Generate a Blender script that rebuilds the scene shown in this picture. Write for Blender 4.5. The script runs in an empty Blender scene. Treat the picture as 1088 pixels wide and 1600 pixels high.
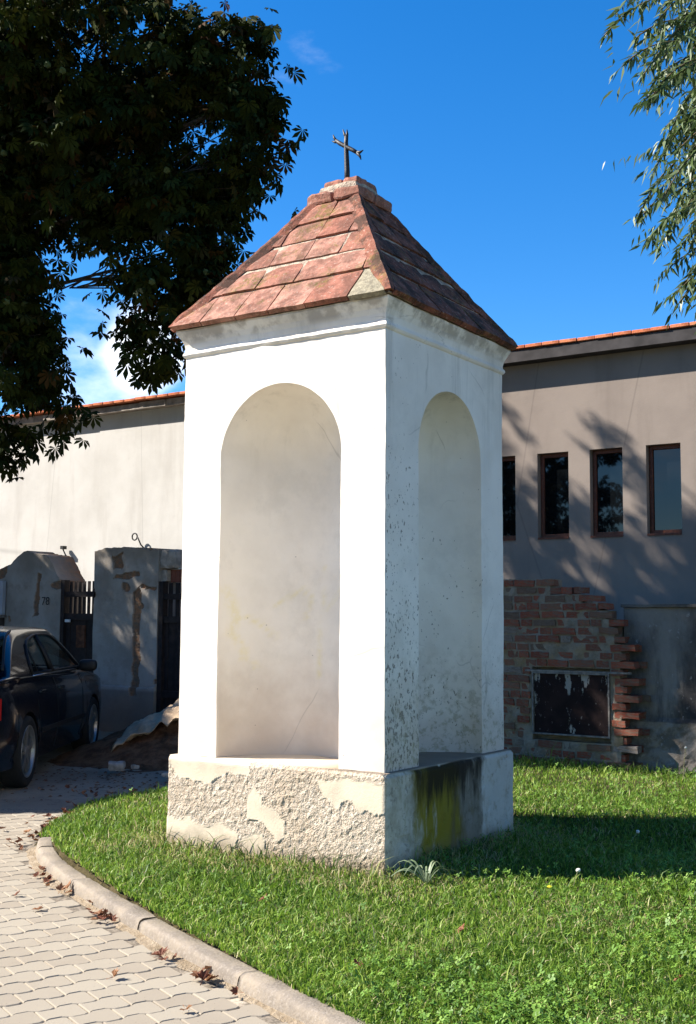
import bpy, bmesh, math, random
import numpy as np
from mathutils import Vector, Matrix, noise
R = math.radians
random.seed(7); rng = np.random.default_rng(7)
sc = bpy.context.scene
COL = sc.collection

# ------------------------------------------------------------------ camera, sky, sun, exposure
cd = bpy.data.cameras.new('camera'); cam = bpy.data.objects.new('camera', cd); COL.objects.link(cam)
cd.sensor_fit = 'VERTICAL'; cd.sensor_height = 36; cd.lens = 36 * 1820.2 / 1600; cd.clip_end = 1000; cd.clip_start = .05
pi_, ro_ = .0939, .0071
fw = Vector((0, math.cos(pi_), math.sin(pi_))); up = Vector((0, -math.sin(pi_), math.cos(pi_))); rt = Vector((1, 0, 0))
r2 = rt * math.cos(ro_) + up * math.sin(ro_); u2 = up * math.cos(ro_) - rt * math.sin(ro_)
M = Matrix((r2, u2, -fw)).transposed().to_4x4(); M.translation = Vector((0, 0, 1.47)); cam.matrix_world = M
sc.camera = cam

SUN_AZ = Vector((-.99, .07, 0)).normalized(); SUN_EL = R(40)
S = Vector((SUN_AZ.x * math.cos(SUN_EL), SUN_AZ.y * math.cos(SUN_EL), math.sin(SUN_EL)))
world = bpy.data.worlds.new('World'); sc.world = world; world.use_nodes = True
wn = world.node_tree; wn.nodes.clear()
def wnode(t, **k):
    n = wn.nodes.new(t)
    for a, b in k.items(): setattr(n, a, b)
    return n
sky = wnode('ShaderNodeTexSky', sky_type='NISHITA', sun_disc=False, sun_elevation=SUN_EL, sun_rotation=math.atan2(SUN_AZ.x, SUN_AZ.y))
sky.air_density = 1.0; sky.dust_density = .15; sky.ozone_density = 3.0; sky.altitude = 300
hsv = wnode('ShaderNodeHueSaturation'); hsv.inputs['Saturation'].default_value = 1.38; hsv.inputs['Value'].default_value = 1.0
gm = wnode('ShaderNodeMixRGB', blend_type='MULTIPLY'); gm.inputs[0].default_value = 1; gm.inputs[2].default_value = (.83, .95, 1.07, 1)
wn.links.new(sky.outputs[0], hsv.inputs['Color']); wn.links.new(hsv.outputs[0], gm.inputs[1])
tc = wnode('ShaderNodeTexCoord')
mp = wnode('ShaderNodeMapping'); mp.inputs['Scale'].default_value = (1, 1, 2.0); wn.links.new(tc.outputs['Generated'], mp.inputs[0])
ns = wnode('ShaderNodeTexNoise'); ns.inputs['Scale'].default_value = 5.0; ns.inputs['Detail'].default_value = 9; ns.inputs['Roughness'].default_value = .55
wn.links.new(mp.outputs[0], ns.inputs['Vector'])
def cloud_lobe(d, lo):
    dp = wnode('ShaderNodeVectorMath', operation='DOT_PRODUCT'); wn.links.new(tc.outputs['Generated'], dp.inputs[0]); dp.inputs[1].default_value = Vector(d).normalized()
    mr = wnode('ShaderNodeMapRange', interpolation_type='SMOOTHSTEP'); mr.inputs[1].default_value = lo; mr.inputs[2].default_value = 1.0; wn.links.new(dp.outputs['Value'], mr.inputs[0]); return mr.outputs[0]
# where the clouds stand in this sky: one low cumulus bank, some wisps, and loose banks behind the viewer
lobes = [cloud_lobe((-.235, 1, .235), .9958), cloud_lobe((-.165, 1, .235), .9985), cloud_lobe((-.07, 1, .56), .9975), cloud_lobe((-.8, -.55, .16), .93), cloud_lobe((.6, -.8, .3), .9)]
wts = [.37, .34, .0, .16, .30]
acc = None
for lb, w in zip(lobes, wts):
    m = wnode('ShaderNodeMath', operation='MULTIPLY'); wn.links.new(lb, m.inputs[0]); m.inputs[1].default_value = w
    if acc is None: acc = m.outputs[0]
    else:
        a = wnode('ShaderNodeMath', operation='ADD'); wn.links.new(acc, a.inputs[0]); wn.links.new(m.outputs[0], a.inputs[1]); acc = a.outputs[0]
a = wnode('ShaderNodeMath', operation='ADD'); wn.links.new(acc, a.inputs[0]); wn.links.new(ns.outputs['Fac'], a.inputs[1])
mr = wnode('ShaderNodeMapRange', interpolation_type='SMOOTHSTEP'); mr.inputs[1].default_value = .70; mr.inputs[2].default_value = .98; mr.inputs[4].default_value = .95
wn.links.new(a.outputs[0], mr.inputs[0])
mx = wnode('ShaderNodeMixRGB'); wn.links.new(mr.outputs[0], mx.inputs[0]); wn.links.new(gm.outputs[0], mx.inputs[1]); mx.inputs[2].default_value = (7.2, 7.6, 8.2, 1)
bg = wnode('ShaderNodeBackground'); bg.inputs[1].default_value = .080; wn.links.new(mx.outputs[0], bg.inputs[0])
wo = wnode('ShaderNodeOutputWorld'); wn.links.new(bg.outputs[0], wo.inputs[0])
sl = bpy.data.lights.new('sun', 'SUN'); sl.energy = 5.0; sl.angle = R(.55); sl.color = (1, .945, .86)
so = bpy.data.objects.new('sun', sl); COL.objects.link(so); so.rotation_euler = S.to_track_quat('Z', 'Y').to_euler(); so.location = S * 40
vs = sc.view_settings; vs.view_transform = 'Standard'; vs.look = 'None'; vs.exposure = 1.4; vs.gamma = 1; vs.use_curve_mapping = False

# ------------------------------------------------------------------ helpers
def link(o, parent=None):
    COL.objects.link(o)
    if parent: o.parent = parent
    return o
def tag(o, label=None, cat=None, group=None, kind=None):
    for k, v in (('label', label), ('category', cat), ('group', group), ('kind', kind)):
        if v: o[k] = v
    return o
def empty(name, loc=(0, 0, 0), rz=0, label=None, cat=None, group=None, kind=None):
    o = bpy.data.objects.new(name, None); o.location = loc; o.rotation_euler = (0, 0, rz); o.empty_display_size = .2
    link(o); return tag(o, label, cat, group, kind)
def obj(name, me, m=None, parent=None, loc=None, rot=None):
    if m is not None and not me.materials: me.materials.append(m)
    o = bpy.data.objects.new(name, me); link(o, parent)
    if loc is not None: o.location = loc
    if rot is not None: o.rotation_euler = rot
    return o
def mesh(name, V, F, smooth=False):
    me = bpy.data.meshes.new(name); me.from_pydata([tuple(v) for v in V], [], F); me.update()
    if smooth: me.polygons.foreach_set('use_smooth', [True] * len(me.polygons))
    return me
def mesh_np(name, V, F, attrs=None, smooth=False):
    """V (n,3), F (m,k) one polygon size"""
    me = bpy.data.meshes.new(name); m, k = F.shape
    me.vertices.add(len(V)); me.vertices.foreach_set('co', np.asarray(V, np.float32).ravel())
    me.loops.add(m * k); me.loops.foreach_set('vertex_index', F.astype(np.int32).ravel())
    me.polygons.add(m); me.polygons.foreach_set('loop_start', np.arange(0, m * k, k, dtype=np.int32)); me.polygons.foreach_set('loop_total', np.full(m, k, np.int32))
    me.update(calc_edges=True)
    if smooth: me.polygons.foreach_set('use_smooth', np.ones(m, bool))
    for n, d in (attrs or {}).items():
        at = me.attributes.new(n, 'FLOAT', 'POINT'); at.data.foreach_set('value', np.asarray(d, np.float32))
    return me
class MB:
    def __init__(s): s.V = []; s.F = []
    def add(s, V, F):
        n = len(s.V); s.V += [tuple(v) for v in V]; s.F += [tuple(i + n for i in f) for f in F]; return s
    def box(s, x0, x1, y0, y1, z0, z1, jit=0):
        V = [(x, y, z) for z in (z0, z1) for y in (y0, y1) for x in (x0, x1)]
        if jit: V = [tuple(c + random.uniform(-jit, jit) for c in v) for v in V]
        return s.add(V, [(0, 2, 3, 1), (4, 5, 7, 6), (0, 1, 5, 4), (2, 6, 7, 3), (0, 4, 6, 2), (1, 3, 7, 5)])
    def tube(s, pts, rad, n=8, cap=True):
        pts = [Vector(p) for p in pts]; rings = []; k = len(pts)
        rad = rad if isinstance(rad, (list, tuple)) else [rad] * k
        V = []; F = []; ref = Vector((.13, .21, 1)).normalized()
        for i, p in enumerate(pts):
            t = (pts[min(i + 1, k - 1)] - pts[max(i - 1, 0)]).normalized()
            a = t.cross(ref)
            if a.length < .05: a = t.cross(Vector((1, 0, 0)))
            a.normalize(); b = t.cross(a)
            for j in range(n):
                th = 2 * math.pi * j / n; V.append(p + (a * math.cos(th) + b * math.sin(th)) * rad[i])
        for i in range(k - 1):
            for j in range(n): F.append((i * n + j, i * n + (j + 1) % n, (i + 1) * n + (j + 1) % n, (i + 1) * n + j))
        if cap: F.append(tuple(range(n))[::-1]); F.append(tuple((k - 1) * n + j for j in range(n)))
        return s.add(V, F)
    def me(s, name, smooth=False): return mesh(name, s.V, s.F, smooth)
def bevel(me, w, seg=1):
    bm = bmesh.new(); bm.from_mesh(me); bmesh.ops.bevel(bm, geom=bm.edges[:], offset=w, segments=seg, affect='EDGES', profile=.6); bm.to_mesh(me); bm.free(); return me
def fbm(p, s, o=3):
    return noise.fractal(Vector(p) * s, 1.0, 2.0, o)
def inpoly(x, y, P):
    c = False; j = len(P) - 1
    for i in range(len(P)):
        if (P[i][1] > y) != (P[j][1] > y) and x < (P[j][0] - P[i][0]) * (y - P[i][1]) / (P[j][1] - P[i][1]) + P[i][0]: c = not c
        j = i
    return c
def inpoly_np(X, Y, P):
    c = np.zeros(len(X), bool); j = len(P) - 1
    for i in range(len(P)):
        xi, yi = P[i]; xj, yj = P[j]
        if yi != yj:
            c ^= ((yi > Y) != (yj > Y)) & (X < (xj - xi) * (Y - yi) / (yj - yi) + xi)
        j = i
    return c

# ------------------------------------------------------------------ materials
class NT:
    def __init__(s, name, rough=.8, spec=.3, metal=0):
        s.m = bpy.data.materials.new(name); s.m.use_nodes = True; s.t = s.m.node_tree
        s.b = s.t.nodes['Principled BSDF']; s.b.inputs['Roughness'].default_value = rough; s.b.inputs['Metallic'].default_value = metal
        s.b.inputs['Specular IOR Level'].default_value = spec; s.co = None
    def n(s, t, **k):
        x = s.t.nodes.new(t)
        for a, b in k.items(): setattr(x, a, b)
        return x
    def l(s, a, b): s.t.links.new(a, b)
    def coord(s, world=False):
        if s.co is None:
            if world: g = s.n('ShaderNodeNewGeometry'); s.co = g.outputs['Position']
            else: g = s.n('ShaderNodeTexCoord'); s.co = g.outputs['Object']
        return s.co
    def map(s, scale=(1, 1, 1), loc=(0, 0, 0)):
        x = s.n('ShaderNodeMapping'); x.inputs['Scale'].default_value = scale; x.inputs['Location'].default_value = loc; s.l(s.coord(), x.inputs[0]); return x.outputs[0]
    def noise(s, scale, detail=4, rough=.55, vec=None):
        x = s.n('ShaderNodeTexNoise'); x.inputs['Scale'].default_value = scale; x.inputs['Detail'].default_value = detail; x.inputs['Roughness'].default_value = rough
        s.l(vec or s.coord(), x.inputs['Vector']); return x.outputs['Fac']
    def voro(s, scale, vec=None, feature='F1'):
        x = s.n('ShaderNodeTexVoronoi', feature=feature); x.inputs['Scale'].default_value = scale; s.l(vec or s.coord(), x.inputs['Vector']); return x.outputs['Distance']
    def math(s, op, a, b=0, clamp=False):
        x = s.n('ShaderNodeMath', operation=op); x.use_clamp = clamp
        for i, v in enumerate((a, b)):
            if isinstance(v, (int, float)): x.inputs[i].default_value = v
            else: s.l(v, x.inputs[i])
        return x.outputs[0]
    def ramp(s, f, a, b, lo=0, hi=1):
        x = s.n('ShaderNodeMapRange', interpolation_type='SMOOTHSTEP'); s.l(f, x.inputs[0])
        for i, v in zip((1, 2, 3, 4), (a, b, lo, hi)): x.inputs[i].default_value = v
        return x.outputs[0]
    def mix(s, f, a, b):
        x = s.n('ShaderNodeMixRGB')
        for i, v in enumerate((f, a, b)):
            if isinstance(v, (int, float)): x.inputs[i].default_value = v
            elif isinstance(v, tuple): x.inputs[i].default_value = (*v, 1)
            else: s.l(v, x.inputs[i])
        return x.outputs[0]
    def xyz(s):
        x = s.n('ShaderNodeSeparateXYZ'); s.l(s.coord(), x.inputs[0]); return x.outputs
    def attr(s, name): x = s.n('ShaderNodeAttribute', attribute_name=name); return x.outputs['Fac']
    def rnd(s): return s.n('ShaderNodeObjectInfo').outputs['Random']
    def cramp(s, f, stops):
        x = s.n('ShaderNodeValToRGB'); e = x.color_ramp.elements
        while len(e) < len(stops): e.new(.5)
        for i, (p, c) in enumerate(stops): e[i].position = p; e[i].color = (*c, 1)
        s.l(f, x.inputs[0]); return x.outputs[0]
    def col(s, c):
        if isinstance(c, tuple): s.b.inputs['Base Color'].default_value = (*c, 1)
        else: s.l(c, s.b.inputs['Base Color'])
        return s
    def bump(s, h, strength=.5, dist=.01):
        x = s.n('ShaderNodeBump'); x.inputs['Strength'].default_value = strength; x.inputs['Distance'].default_value = dist; s.l(h, x.inputs['Height']); s.l(x.outputs[0], s.b.inputs['Normal']); return s
    def rough(s, f): s.l(f, s.b.inputs['Roughness']); return s
def simple(name, c, rough=.7, var=.25, scale=20, bump=.2, metal=0, spec=.3, dist=.005):
    n = NT(name, rough, spec, metal); f = n.noise(scale, 5)
    n.col(n.mix(n.ramp(f, .3, .7), tuple(v * (1 - var) for v in c), tuple(min(1, v * (1 + var)) for v in c)))
    if bump: n.bump(n.noise(scale * 4, 4), bump, dist)
    return n.m

def m_whitewash():
    n = NT('whitewashed_plaster', .9, .15); X = n.xyz()
    big = n.noise(2.2, 5); sm = n.noise(14, 6)
    c = n.mix(n.ramp(big, .35, .7), (.86, .79, .70), (.75, .68, .595))
    # splash dirt rising from the plinth, strongest at the foot, plus a taller brown fade inside the niche
    h = n.math('ADD', X[2], n.math('MULTIPLY', n.noise(5, 5), -.9)); foot = n.math('ADD', n.ramp(h, .95, .10, 0, .40), n.math('MULTIPLY', n.ramp(X[1], -.728, -.70), n.ramp(h, 1.1, .2, 0, .28)))
    c = n.mix(foot, c, (.50, .39, .30))
    # the cornice band has lost some of its paint
    up_ = n.math('MULTIPLY', n.ramp(X[2], 3.17, 3.22), n.ramp(n.noise(6, 5, .6), .42, .58)); c = n.mix(n.math('MULTIPLY', up_, .75), c, (.36, .31, .26))
    # flaked specks, dense on the face turned to the willow near the front corner
    right = n.math('MULTIPLY', n.ramp(X[0], .22, .30), n.ramp(X[1], -.728, -.722))
    dens = n.math('ADD', n.ramp(X[1], .8, -.9, .0, .20), n.ramp(X[2], 2.9, .9, -.18, .05))
    gate = n.noise(3.5, 3); fine = n.noise(58, 3, .6, n.map((1, 1, .6)))
    spk = n.ramp(n.math('ADD', n.math('ADD', fine, n.math('MULTIPLY', dens, .55)), n.math('MULTIPLY', gate, .22)), .795, .825)
    spk = n.math('MULTIPLY', spk, right)
    c = n.mix(n.math('MULTIPLY', spk, .85), c, (.16, .13, .10))
    lowr = n.math('MULTIPLY', n.math('MULTIPLY', right, n.ramp(X[2], 1.5, .75)), n.ramp(n.noise(17, 6, .7), .48, .62))
    c = n.mix(n.math('MULTIPLY', lowr, .6), c, (.30, .25, .15))
    streak = n.math('MULTIPLY', n.ramp(n.noise(7, 6, .7, n.map((1, 1, .07))), .50, .72), n.ramp(n.math('ADD', X[2], n.math('MULTIPLY', n.noise(3, 3), .8)), 2.6, 3.5)); c = n.mix(n.math('MULTIPLY', streak, .45), c, (.40, .36, .30))
    blot = n.ramp(n.noise(1.7, 7, .72, n.map(loc=(4, 2, 9))), .50, .66); c = n.mix(n.math('MULTIPLY', blot, .30), c, (.56, .51, .44))
    crk = n.math('MULTIPLY', n.ramp(n.voro(1.6, n.mix(.12, n.coord(), n.t.nodes.new('ShaderNodeTexNoise').outputs['Color']), 'DISTANCE_TO_EDGE'), .008, .001), n.ramp(n.noise(1.9, 3, .5, n.map(loc=(7, 7, 7))), .54, .60)); c = n.mix(n.math('MULTIPLY', crk, .30), c, (.25, .21, .17))
    # graffiti traces in the left niche
    c = n.mix(n.math('MULTIPLY', n.attr('mark'), n.ramp(n.noise(30, 4), .3, .7, .08, .40)), c, (.78, .66, .26))
    pits = n.ramp(n.voro(9), .045, .02); c = n.mix(n.math('MULTIPLY', pits, .6), c, (.2, .16, .13))
    n.col(c); hgt = n.math('SUBTRACT', n.math('ADD', n.math('MULTIPLY', n.noise(3, 4), .9), n.math('MULTIPLY', sm, .45)), spk)
    n.bump(n.math('ADD', hgt, n.math('MULTIPLY', n.noise(80, 3), .10)), .32, .010); return n.m
def m_plinth():
    n = NT('roughcast_plinth_plaster', .95, .1); X = n.xyz()
    rough = n.mix(n.ramp(n.noise(60, 5, .7), .35, .65), (.42, .335, .25), (.64, .55, .44))
    rough = n.mix(n.ramp(n.noise(3, 4), .4, .7, 0, .4), rough, (.40, .29, .19))
    smooth = n.mix(n.ramp(n.noise(7, 5), .35, .68), (.66, .55, .41), (.54, .45, .34))
    c = n.mix(n.ramp(n.attr('patch'), .4, .6), rough, smooth)
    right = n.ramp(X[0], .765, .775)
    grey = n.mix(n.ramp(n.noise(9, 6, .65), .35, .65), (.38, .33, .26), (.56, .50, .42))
    grey = n.mix(n.ramp(n.noise(24, 5, .7), .56, .62, 0, .5), grey, (.16, .14, .12))
    wob = n.math('MULTIPLY', n.math('SUBTRACT', n.noise(5, 5, .6, n.map((1, 1, .35))), .5), .9)
    y = n.math('ADD', X[1], wob)
    moss = n.math('MULTIPLY', n.ramp(y, -.58, -.42), n.ramp(y, .12, -.05)); moss = n.math('MULTIPLY', moss, n.ramp(n.noise(8, 5, .6, n.map((1, 1.6, .4))), .24, .46))
    g = n.mix(n.math('MULTIPLY', moss, .95), grey, (.23, .175, .010))
    br = n.math('MULTIPLY', n.ramp(y, -.15, .0), n.ramp(y, .42, .22)); g = n.mix(n.math('MULTIPLY', br, .65), g, (.10, .075, .045))
    drip = n.math('MULTIPLY', n.math('MULTIPLY', n.ramp(y, -.62, -.30), n.ramp(y, .40, .18)), n.ramp(n.math('ADD', X[2], n.math('MULTIPLY', n.noise(11, 5, .7, n.map((1, 1, .12))), -.75)), -.02, .20))
    g = n.mix(n.math('MULTIPLY', drip, .93), g, (.022, .018, .014))
    wht = n.math('MULTIPLY', n.ramp(y, .30, .42), n.ramp(n.noise(10, 6, .7), .38, .5)); g = n.mix(n.math('MULTIPLY', wht, .8), g, (.55, .51, .45))
    c = n.mix(right, c, g)
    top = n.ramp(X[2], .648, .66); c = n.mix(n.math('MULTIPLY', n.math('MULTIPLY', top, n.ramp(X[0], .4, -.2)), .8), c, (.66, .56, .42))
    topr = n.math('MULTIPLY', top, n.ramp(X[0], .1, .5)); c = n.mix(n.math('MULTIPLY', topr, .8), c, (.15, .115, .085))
    c = n.mix(n.ramp(n.math('ADD', X[2], n.math('MULTIPLY', n.noise(9, 4), -.18)), .17, .05, 0, .6), c, (.20, .15, .09))
    n.col(c)
    lump = n.math('ADD', n.math('MULTIPLY', n.noise(62, 5, .7), 1.2), n.math('MULTIPLY', n.voro(130), .35))
    n.bump(n.math('MULTIPLY', lump, n.math('SUBTRACT', 1, n.math('MULTIPLY', n.attr('patch'), .88))), .75, .016); return n.m
def m_tile(name, a, b, moss, dark):
    n = NT(name, .92, .12); r = n.rnd()
    c = n.mix(r, a, b); c = n.mix(n.ramp(n.noise(13, 6, .65), .42, .7, 0, .75), c, tuple(v * .55 for v in a))
    c = n.mix(n.ramp(n.noise(45, 4), .58, .70, 0, .5), c, (.52, .40, .32))
    mo = n.math('MULTIPLY', n.ramp(n.noise(4.5, 6, .7), .50, .66), n.ramp(n.noise(40, 4), .35, .6))
    c = n.mix(n.math('MULTIPLY', mo, moss), c, (.16, .125, .03)); c = n.mix(n.math('MULTIPLY', n.ramp(n.noise(7, 7, .75, n.map(loc=(5, 3, 1))), .42, .58), dark), c, (.045, .03, .022))
    c = n.mix(n.ramp(n.voro(55), .16, .10, 0, .35), c, (.55, .50, .40))
    n.col(c).bump(n.math('ADD', n.noise(10, 5), n.math('MULTIPLY', n.noise(70, 4), .5)), .6, .012); return n.m
def m_brick():
    n = NT('old_red_brick', .93, .12); r = n.rnd()
    c = n.cramp(r, [(0, (.21, .048, .028)), (.25, (.30, .080, .045)), (.5, (.19, .068, .045)), (.68, (.27, .115, .07)), (.80, (.13, .085, .062)), (.93, (.17, .125, .095)), (1, (.34, .32, .30))])
    c = n.mix(n.ramp(n.noise(5, 6, .7), .44, .60, 0, .85), c, (.175, .13, .095)); c = n.mix(n.ramp(n.noise(38, 4), .5, .7, 0, .5), c, (.09, .05, .04))
    n.col(c).bump(n.math('ADD', n.noise(14, 5), n.math('MULTIPLY', n.noise(60, 4), .6)), .7, .012); return n.m
def m_mortar():
    n = NT('lime_mortar', .95, .1); c = n.mix(n.ramp(n.noise(7, 6, .65), .35, .65), (.19, .155, .115), (.30, .255, .20))
    c = n.mix(n.ramp(n.noise(3, 4, .5, n.map(loc=(3, 1, 7))), .5, .62, 0, .55), c, (.26, .17, .07))
    n.col(c).bump(n.noise(40, 6, .75), .9, .02); return n.m
def m_wall(name, a, b, streak, cut=.55):
    n = NT(name, .92, .15); c = n.mix(n.ramp(n.noise(1.1, 6, .6), .35, .68), a, b)
    c = n.mix(n.ramp(n.noise(3.0, 6, .65, n.map((1, 1, .13))), .48, .72, 0, .5), c, streak); c = n.mix(n.ramp(n.noise(12, 6, .7), .58, .75, 0, .35), c, tuple(v * .7 for v in a))
    cr = n.ramp(n.voro(.55, n.map((1, 1, .25)), 'DISTANCE_TO_EDGE'), .006, .0, 0, .35); c = n.mix(cr, c, tuple(v * .45 for v in a))
    n.col(c).bump(n.math('ADD', n.noise(4, 5), n.math('MULTIPLY', n.noise(50, 4), .25)), .3, .012); return n.m
def m_pillar():
    n = NT('peeling_grey_render', .93, .12); X = n.xyz()
    c = n.mix(n.ramp(n.noise(1.8, 6, .6), .35, .66), (.35, .32, .285), (.25, .22, .19)); c = n.mix(n.ramp(n.noise(6, 6, .7), .5, .68, 0, .5), c, (.20, .165, .14))
    top = n.ramp(n.math('ADD', X[2], n.math('MULTIPLY', n.noise(5, 5), .5)), 2.3, 2.6, 0, .6); c = n.mix(top, c, (.20, .16, .12))
    low = n.ramp(X[2], .64, .60); c = n.mix(n.math('MULTIPLY', low, .7), c, (.155, .125, .105))
    inner = n.mix(n.ramp(n.noise(18, 4), .4, .6), (.24, .13, .075), (.17, .12, .085)); c = n.mix(n.attr('peel'), c, inner)
    n.col(c).bump(n.math('ADD', n.noise(6, 5), n.math('MULTIPLY', n.noise(45, 5), .4)), .5, .015); return n.m
def m_stained():
    n = NT('damp_stained_render', .93, .12); X = n.xyz()
    f = n.noise(1.6, 7, .65, n.map((1, 1, .55)))
    c = n.mix(n.ramp(f, .36, .62), (.215, .195, .175), (.075, .066, .06))
    st = n.math('MULTIPLY', n.ramp(n.noise(2.4, 6, .7, n.map((1.6, 1, .3), (2, 0, 0))), .40, .62), n.ramp(X[2], 1.5, .8)); c = n.mix(n.math('MULTIPLY', st, .9), c, (.035, .034, .036))
    low = n.ramp(n.math('ADD', X[2], n.math('MULTIPLY', n.noise(7, 5), .06)), .60, .58); c = n.mix(low, c, n.mix(n.ramp(n.noise(6, 6, .7), .4, .6), (.13, .11, .09), (.24, .21, .18)))
    c = n.mix(n.ramp(n.noise(14, 6, .75), .60, .66, 0, .6), c, (.36, .35, .34))
    n.col(c).bump(n.noise(14, 6, .7), .6, .015); return n.m
def m_paver():
    n = NT('concrete_paver', .93, .12); n.coord(True); r = n.rnd()
    c = n.mix(r, (.255, .215, .165), (.31, .27, .21)); c = n.mix(n.ramp(n.noise(5, 5), .4, .7, 0, .4), c, (.30, .26, .20)); c = n.mix(n.ramp(n.noise(150, 3), .55, .7, 0, .5), c, (.24, .21, .18))
    c = n.mix(n.ramp(n.voro(30), .10, .05, 0, .5), c, (.10, .08, .06))
    n.col(c).bump(n.noise(170, 3), .5, .003); return n.m
def m_sand():
    n = NT('joint_sand', .97, .08); n.coord(True); f = n.ramp(n.noise(2.6, 4), .50, .68)
    n.col(n.mix(f, n.mix(n.ramp(n.noise(60, 4), .4, .6), (.13, .11, .085), (.24, .20, .155)), n.mix(n.ramp(n.noise(60, 4), .4, .6), (.34, .285, .21), (.44, .38, .30)))).bump(n.noise(120, 3), .6, .004); return n.m
def m_kerb():
    n = NT('weathered_concrete_kerb', .92, .15); n.coord(True); c = n.mix(n.ramp(n.noise(7, 6, .6), .35, .65), (.26, .215, .165), (.19, .16, .13))
    c = n.mix(n.ramp(n.noise(60, 5, .7), .5, .62, 0, .55), c, (.29, .25, .21)); c = n.mix(n.ramp(n.voro(70), .2, .12, 0, .3), c, (.16, .13, .11)); n.col(c).bump(n.noise(80, 5), .6, .008); return n.m
def m_soil(name, a, b, sc_=9):
    n = NT(name, .97, .08); n.coord(True); c = n.mix(n.ramp(n.noise(sc_, 7, .7), .38, .62), a, b); n.col(c).bump(n.math('ADD', n.noise(sc_ * 2, 6, .7), n.math('MULTIPLY', n.noise(90, 4), .4)), .9, .03); return n.m
def m_yard():
    n = NT('dusty_yard_concrete', .95, .1); n.coord(True); c = n.mix(n.ramp(n.noise(1.2, 6, .6), .38, .62), (.31, .255, .19), (.22, .175, .13)); c = n.mix(n.ramp(n.noise(7, 6, .75, None), .56, .64, 0, .7), c, (.12, .09, .065))
    n.col(c).bump(n.noise(40, 6, .7), .6, .012); return n.m
def leafmat(name, stops, trans=.3, rough=.55, spec=.3):
    n = NT(name, rough, spec); c = n.cramp(n.attr('rnd'), stops); n.col(c)
    tr = n.n('ShaderNodeBsdfTranslucent'); n.l(c, tr.inputs[0]); ms = n.n('ShaderNodeMixShader'); ms.inputs[0].default_value = trans
    out = n.t.nodes['Material Output']; n.l(n.b.outputs[0], ms.inputs[1]); n.l(tr.outputs[0], ms.inputs[2]); n.l(ms.outputs[0], out.inputs[0]); return n.m
def m_glass(name, tint, alpha, rough=.02):
    n = NT(name, rough, .5); n.col((.004, .005, .006)); n.b.inputs['IOR'].default_value = 1.5
    if alpha > 0:
        tr = n.n('ShaderNodeBsdfTransparent'); tr.inputs[0].default_value = (*tint, 1); ms = n.n('ShaderNodeMixShader'); ms.inputs[0].default_value = alpha
        n.l(n.b.outputs[0], ms.inputs[1]); n.l(tr.outputs[0], ms.inputs[2]); n.l(ms.outputs[0], n.t.nodes['Material Output'].inputs[0])
    return n.m
def m_panel():
    n = NT('flaking_dark_panel_paint', .75, .12); c = n.mix(n.ramp(n.noise(6, 5), .4, .65), (.014, .008, .008), (.024, .013, .012))
    fl = n.ramp(n.noise(4.2, 7, .66, n.map((1.9, 1, .62), (2.1, 0, .7))), .585, .60); fine = n.ramp(n.noise(30, 5, .7, n.map((1.4, 1, .5))), .66, .68)
    c = n.mix(fl, c, (.27, .25, .22)); c = n.mix(n.math('MULTIPLY', fine, .8), c, (.24, .21, .19)); n.col(c).bump(n.math('ADD', n.math('SUBTRACT', 0, fl), n.noise(30, 4)), .4, .004); return n.m

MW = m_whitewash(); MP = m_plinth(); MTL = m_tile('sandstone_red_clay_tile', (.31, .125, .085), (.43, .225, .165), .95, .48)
MTR = m_tile('shade_toned_weathered_tile', (.20, .07, .045), (.26, .105, .07), .7, .85); MCAP = m_tile('cap_brick', (.38, .16, .11), (.44, .25, .19), .4, .35)  # second tile is a darker copy: slope shade mixed in with moss and weathering
MMO = simple('roof_mortar', (.40, .315, .235), .95, .4, 22, .8, dist=.015); MLIME = simple('pale_cement_patch', (.30, .26, .18), .95, .3, 40, .9, dist=.012)
MIRON = simple('black_wrought_iron', (.012, .011, .012), .55, .3, 40, .3, spec=.4)
MB_ = m_brick(); MMORT = m_mortar()
MWL = m_wall('pale_rendered_wall', (.58, .555, .52), (.50, .475, .44), (.42, .39, .355)); MWR = m_wall('taupe_rendered_wall', (.26, .214, .181), (.22, .18, .153), (.18, .145, .12))
MCOP = m_tile('orange_coping_tile', (.50, .145, .065), (.60, .21, .10), .1, .05); MFAS = simple('eave_shade_fascia', (.045, .04, .04), .9, .3, 6)  # near-black fascia colour carries the shadow band under the eave
MCONC = simple('rough_concrete_slab', (.30, .26, .22), .95, .3, 10, .6, dist=.01)
MDCO = simple('dark_weathered_coping', (.10, .09, .08), .95, .4, 10, .6, dist=.01); MPIL = m_pillar(); MSTN = m_stained(); MPAV = m_paver(); MSAND = m_sand(); MKERB = m_kerb()
MSOIL = m_soil('lawn_earth', (.05, .042, .02), (.09, .07, .035)); MDIRT = m_soil('loose_brown_earth', (.085, .042, .023), (.18, .095, .054), 6)
MYARD = m_yard(); MGRND = m_soil('open_ground', (.16, .14, .11), (.10, .12, .05), 1.5)
MGATE = simple('dark_stained_boards', (.020, .013, .012), .7, .4, 12, .4); MFRAME = simple('red_brown_window_wood', (.115, .034, .017), .5, .3, 30, .2)
MGLASS = m_glass('window_glass', (1, 1, 1), 0); MROOM = simple('dark_room', (.02, .018, .016), .9, .2, 3, 0)
MPANEL = m_panel(); MGALV = simple('weathered_metal_frame', (.16, .145, .13), .6, .4, 30, .4)
GRASS = leafmat('grass_blades', [(0, (.045, .10, .010)), (.35, (.11, .21, .020)), (.7, (.21, .34, .035)), (.88, (.33, .42, .08)), (.95, (.42, .36, .17)), (1, (.50, .43, .24))], .38, .5, .3)
CLOV = leafmat('clover_leaves', [(0, (.07, .15, .020)), (.6, (.14, .27, .035)), (1, (.23, .36, .06))], .3, .5, .35)
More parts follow.
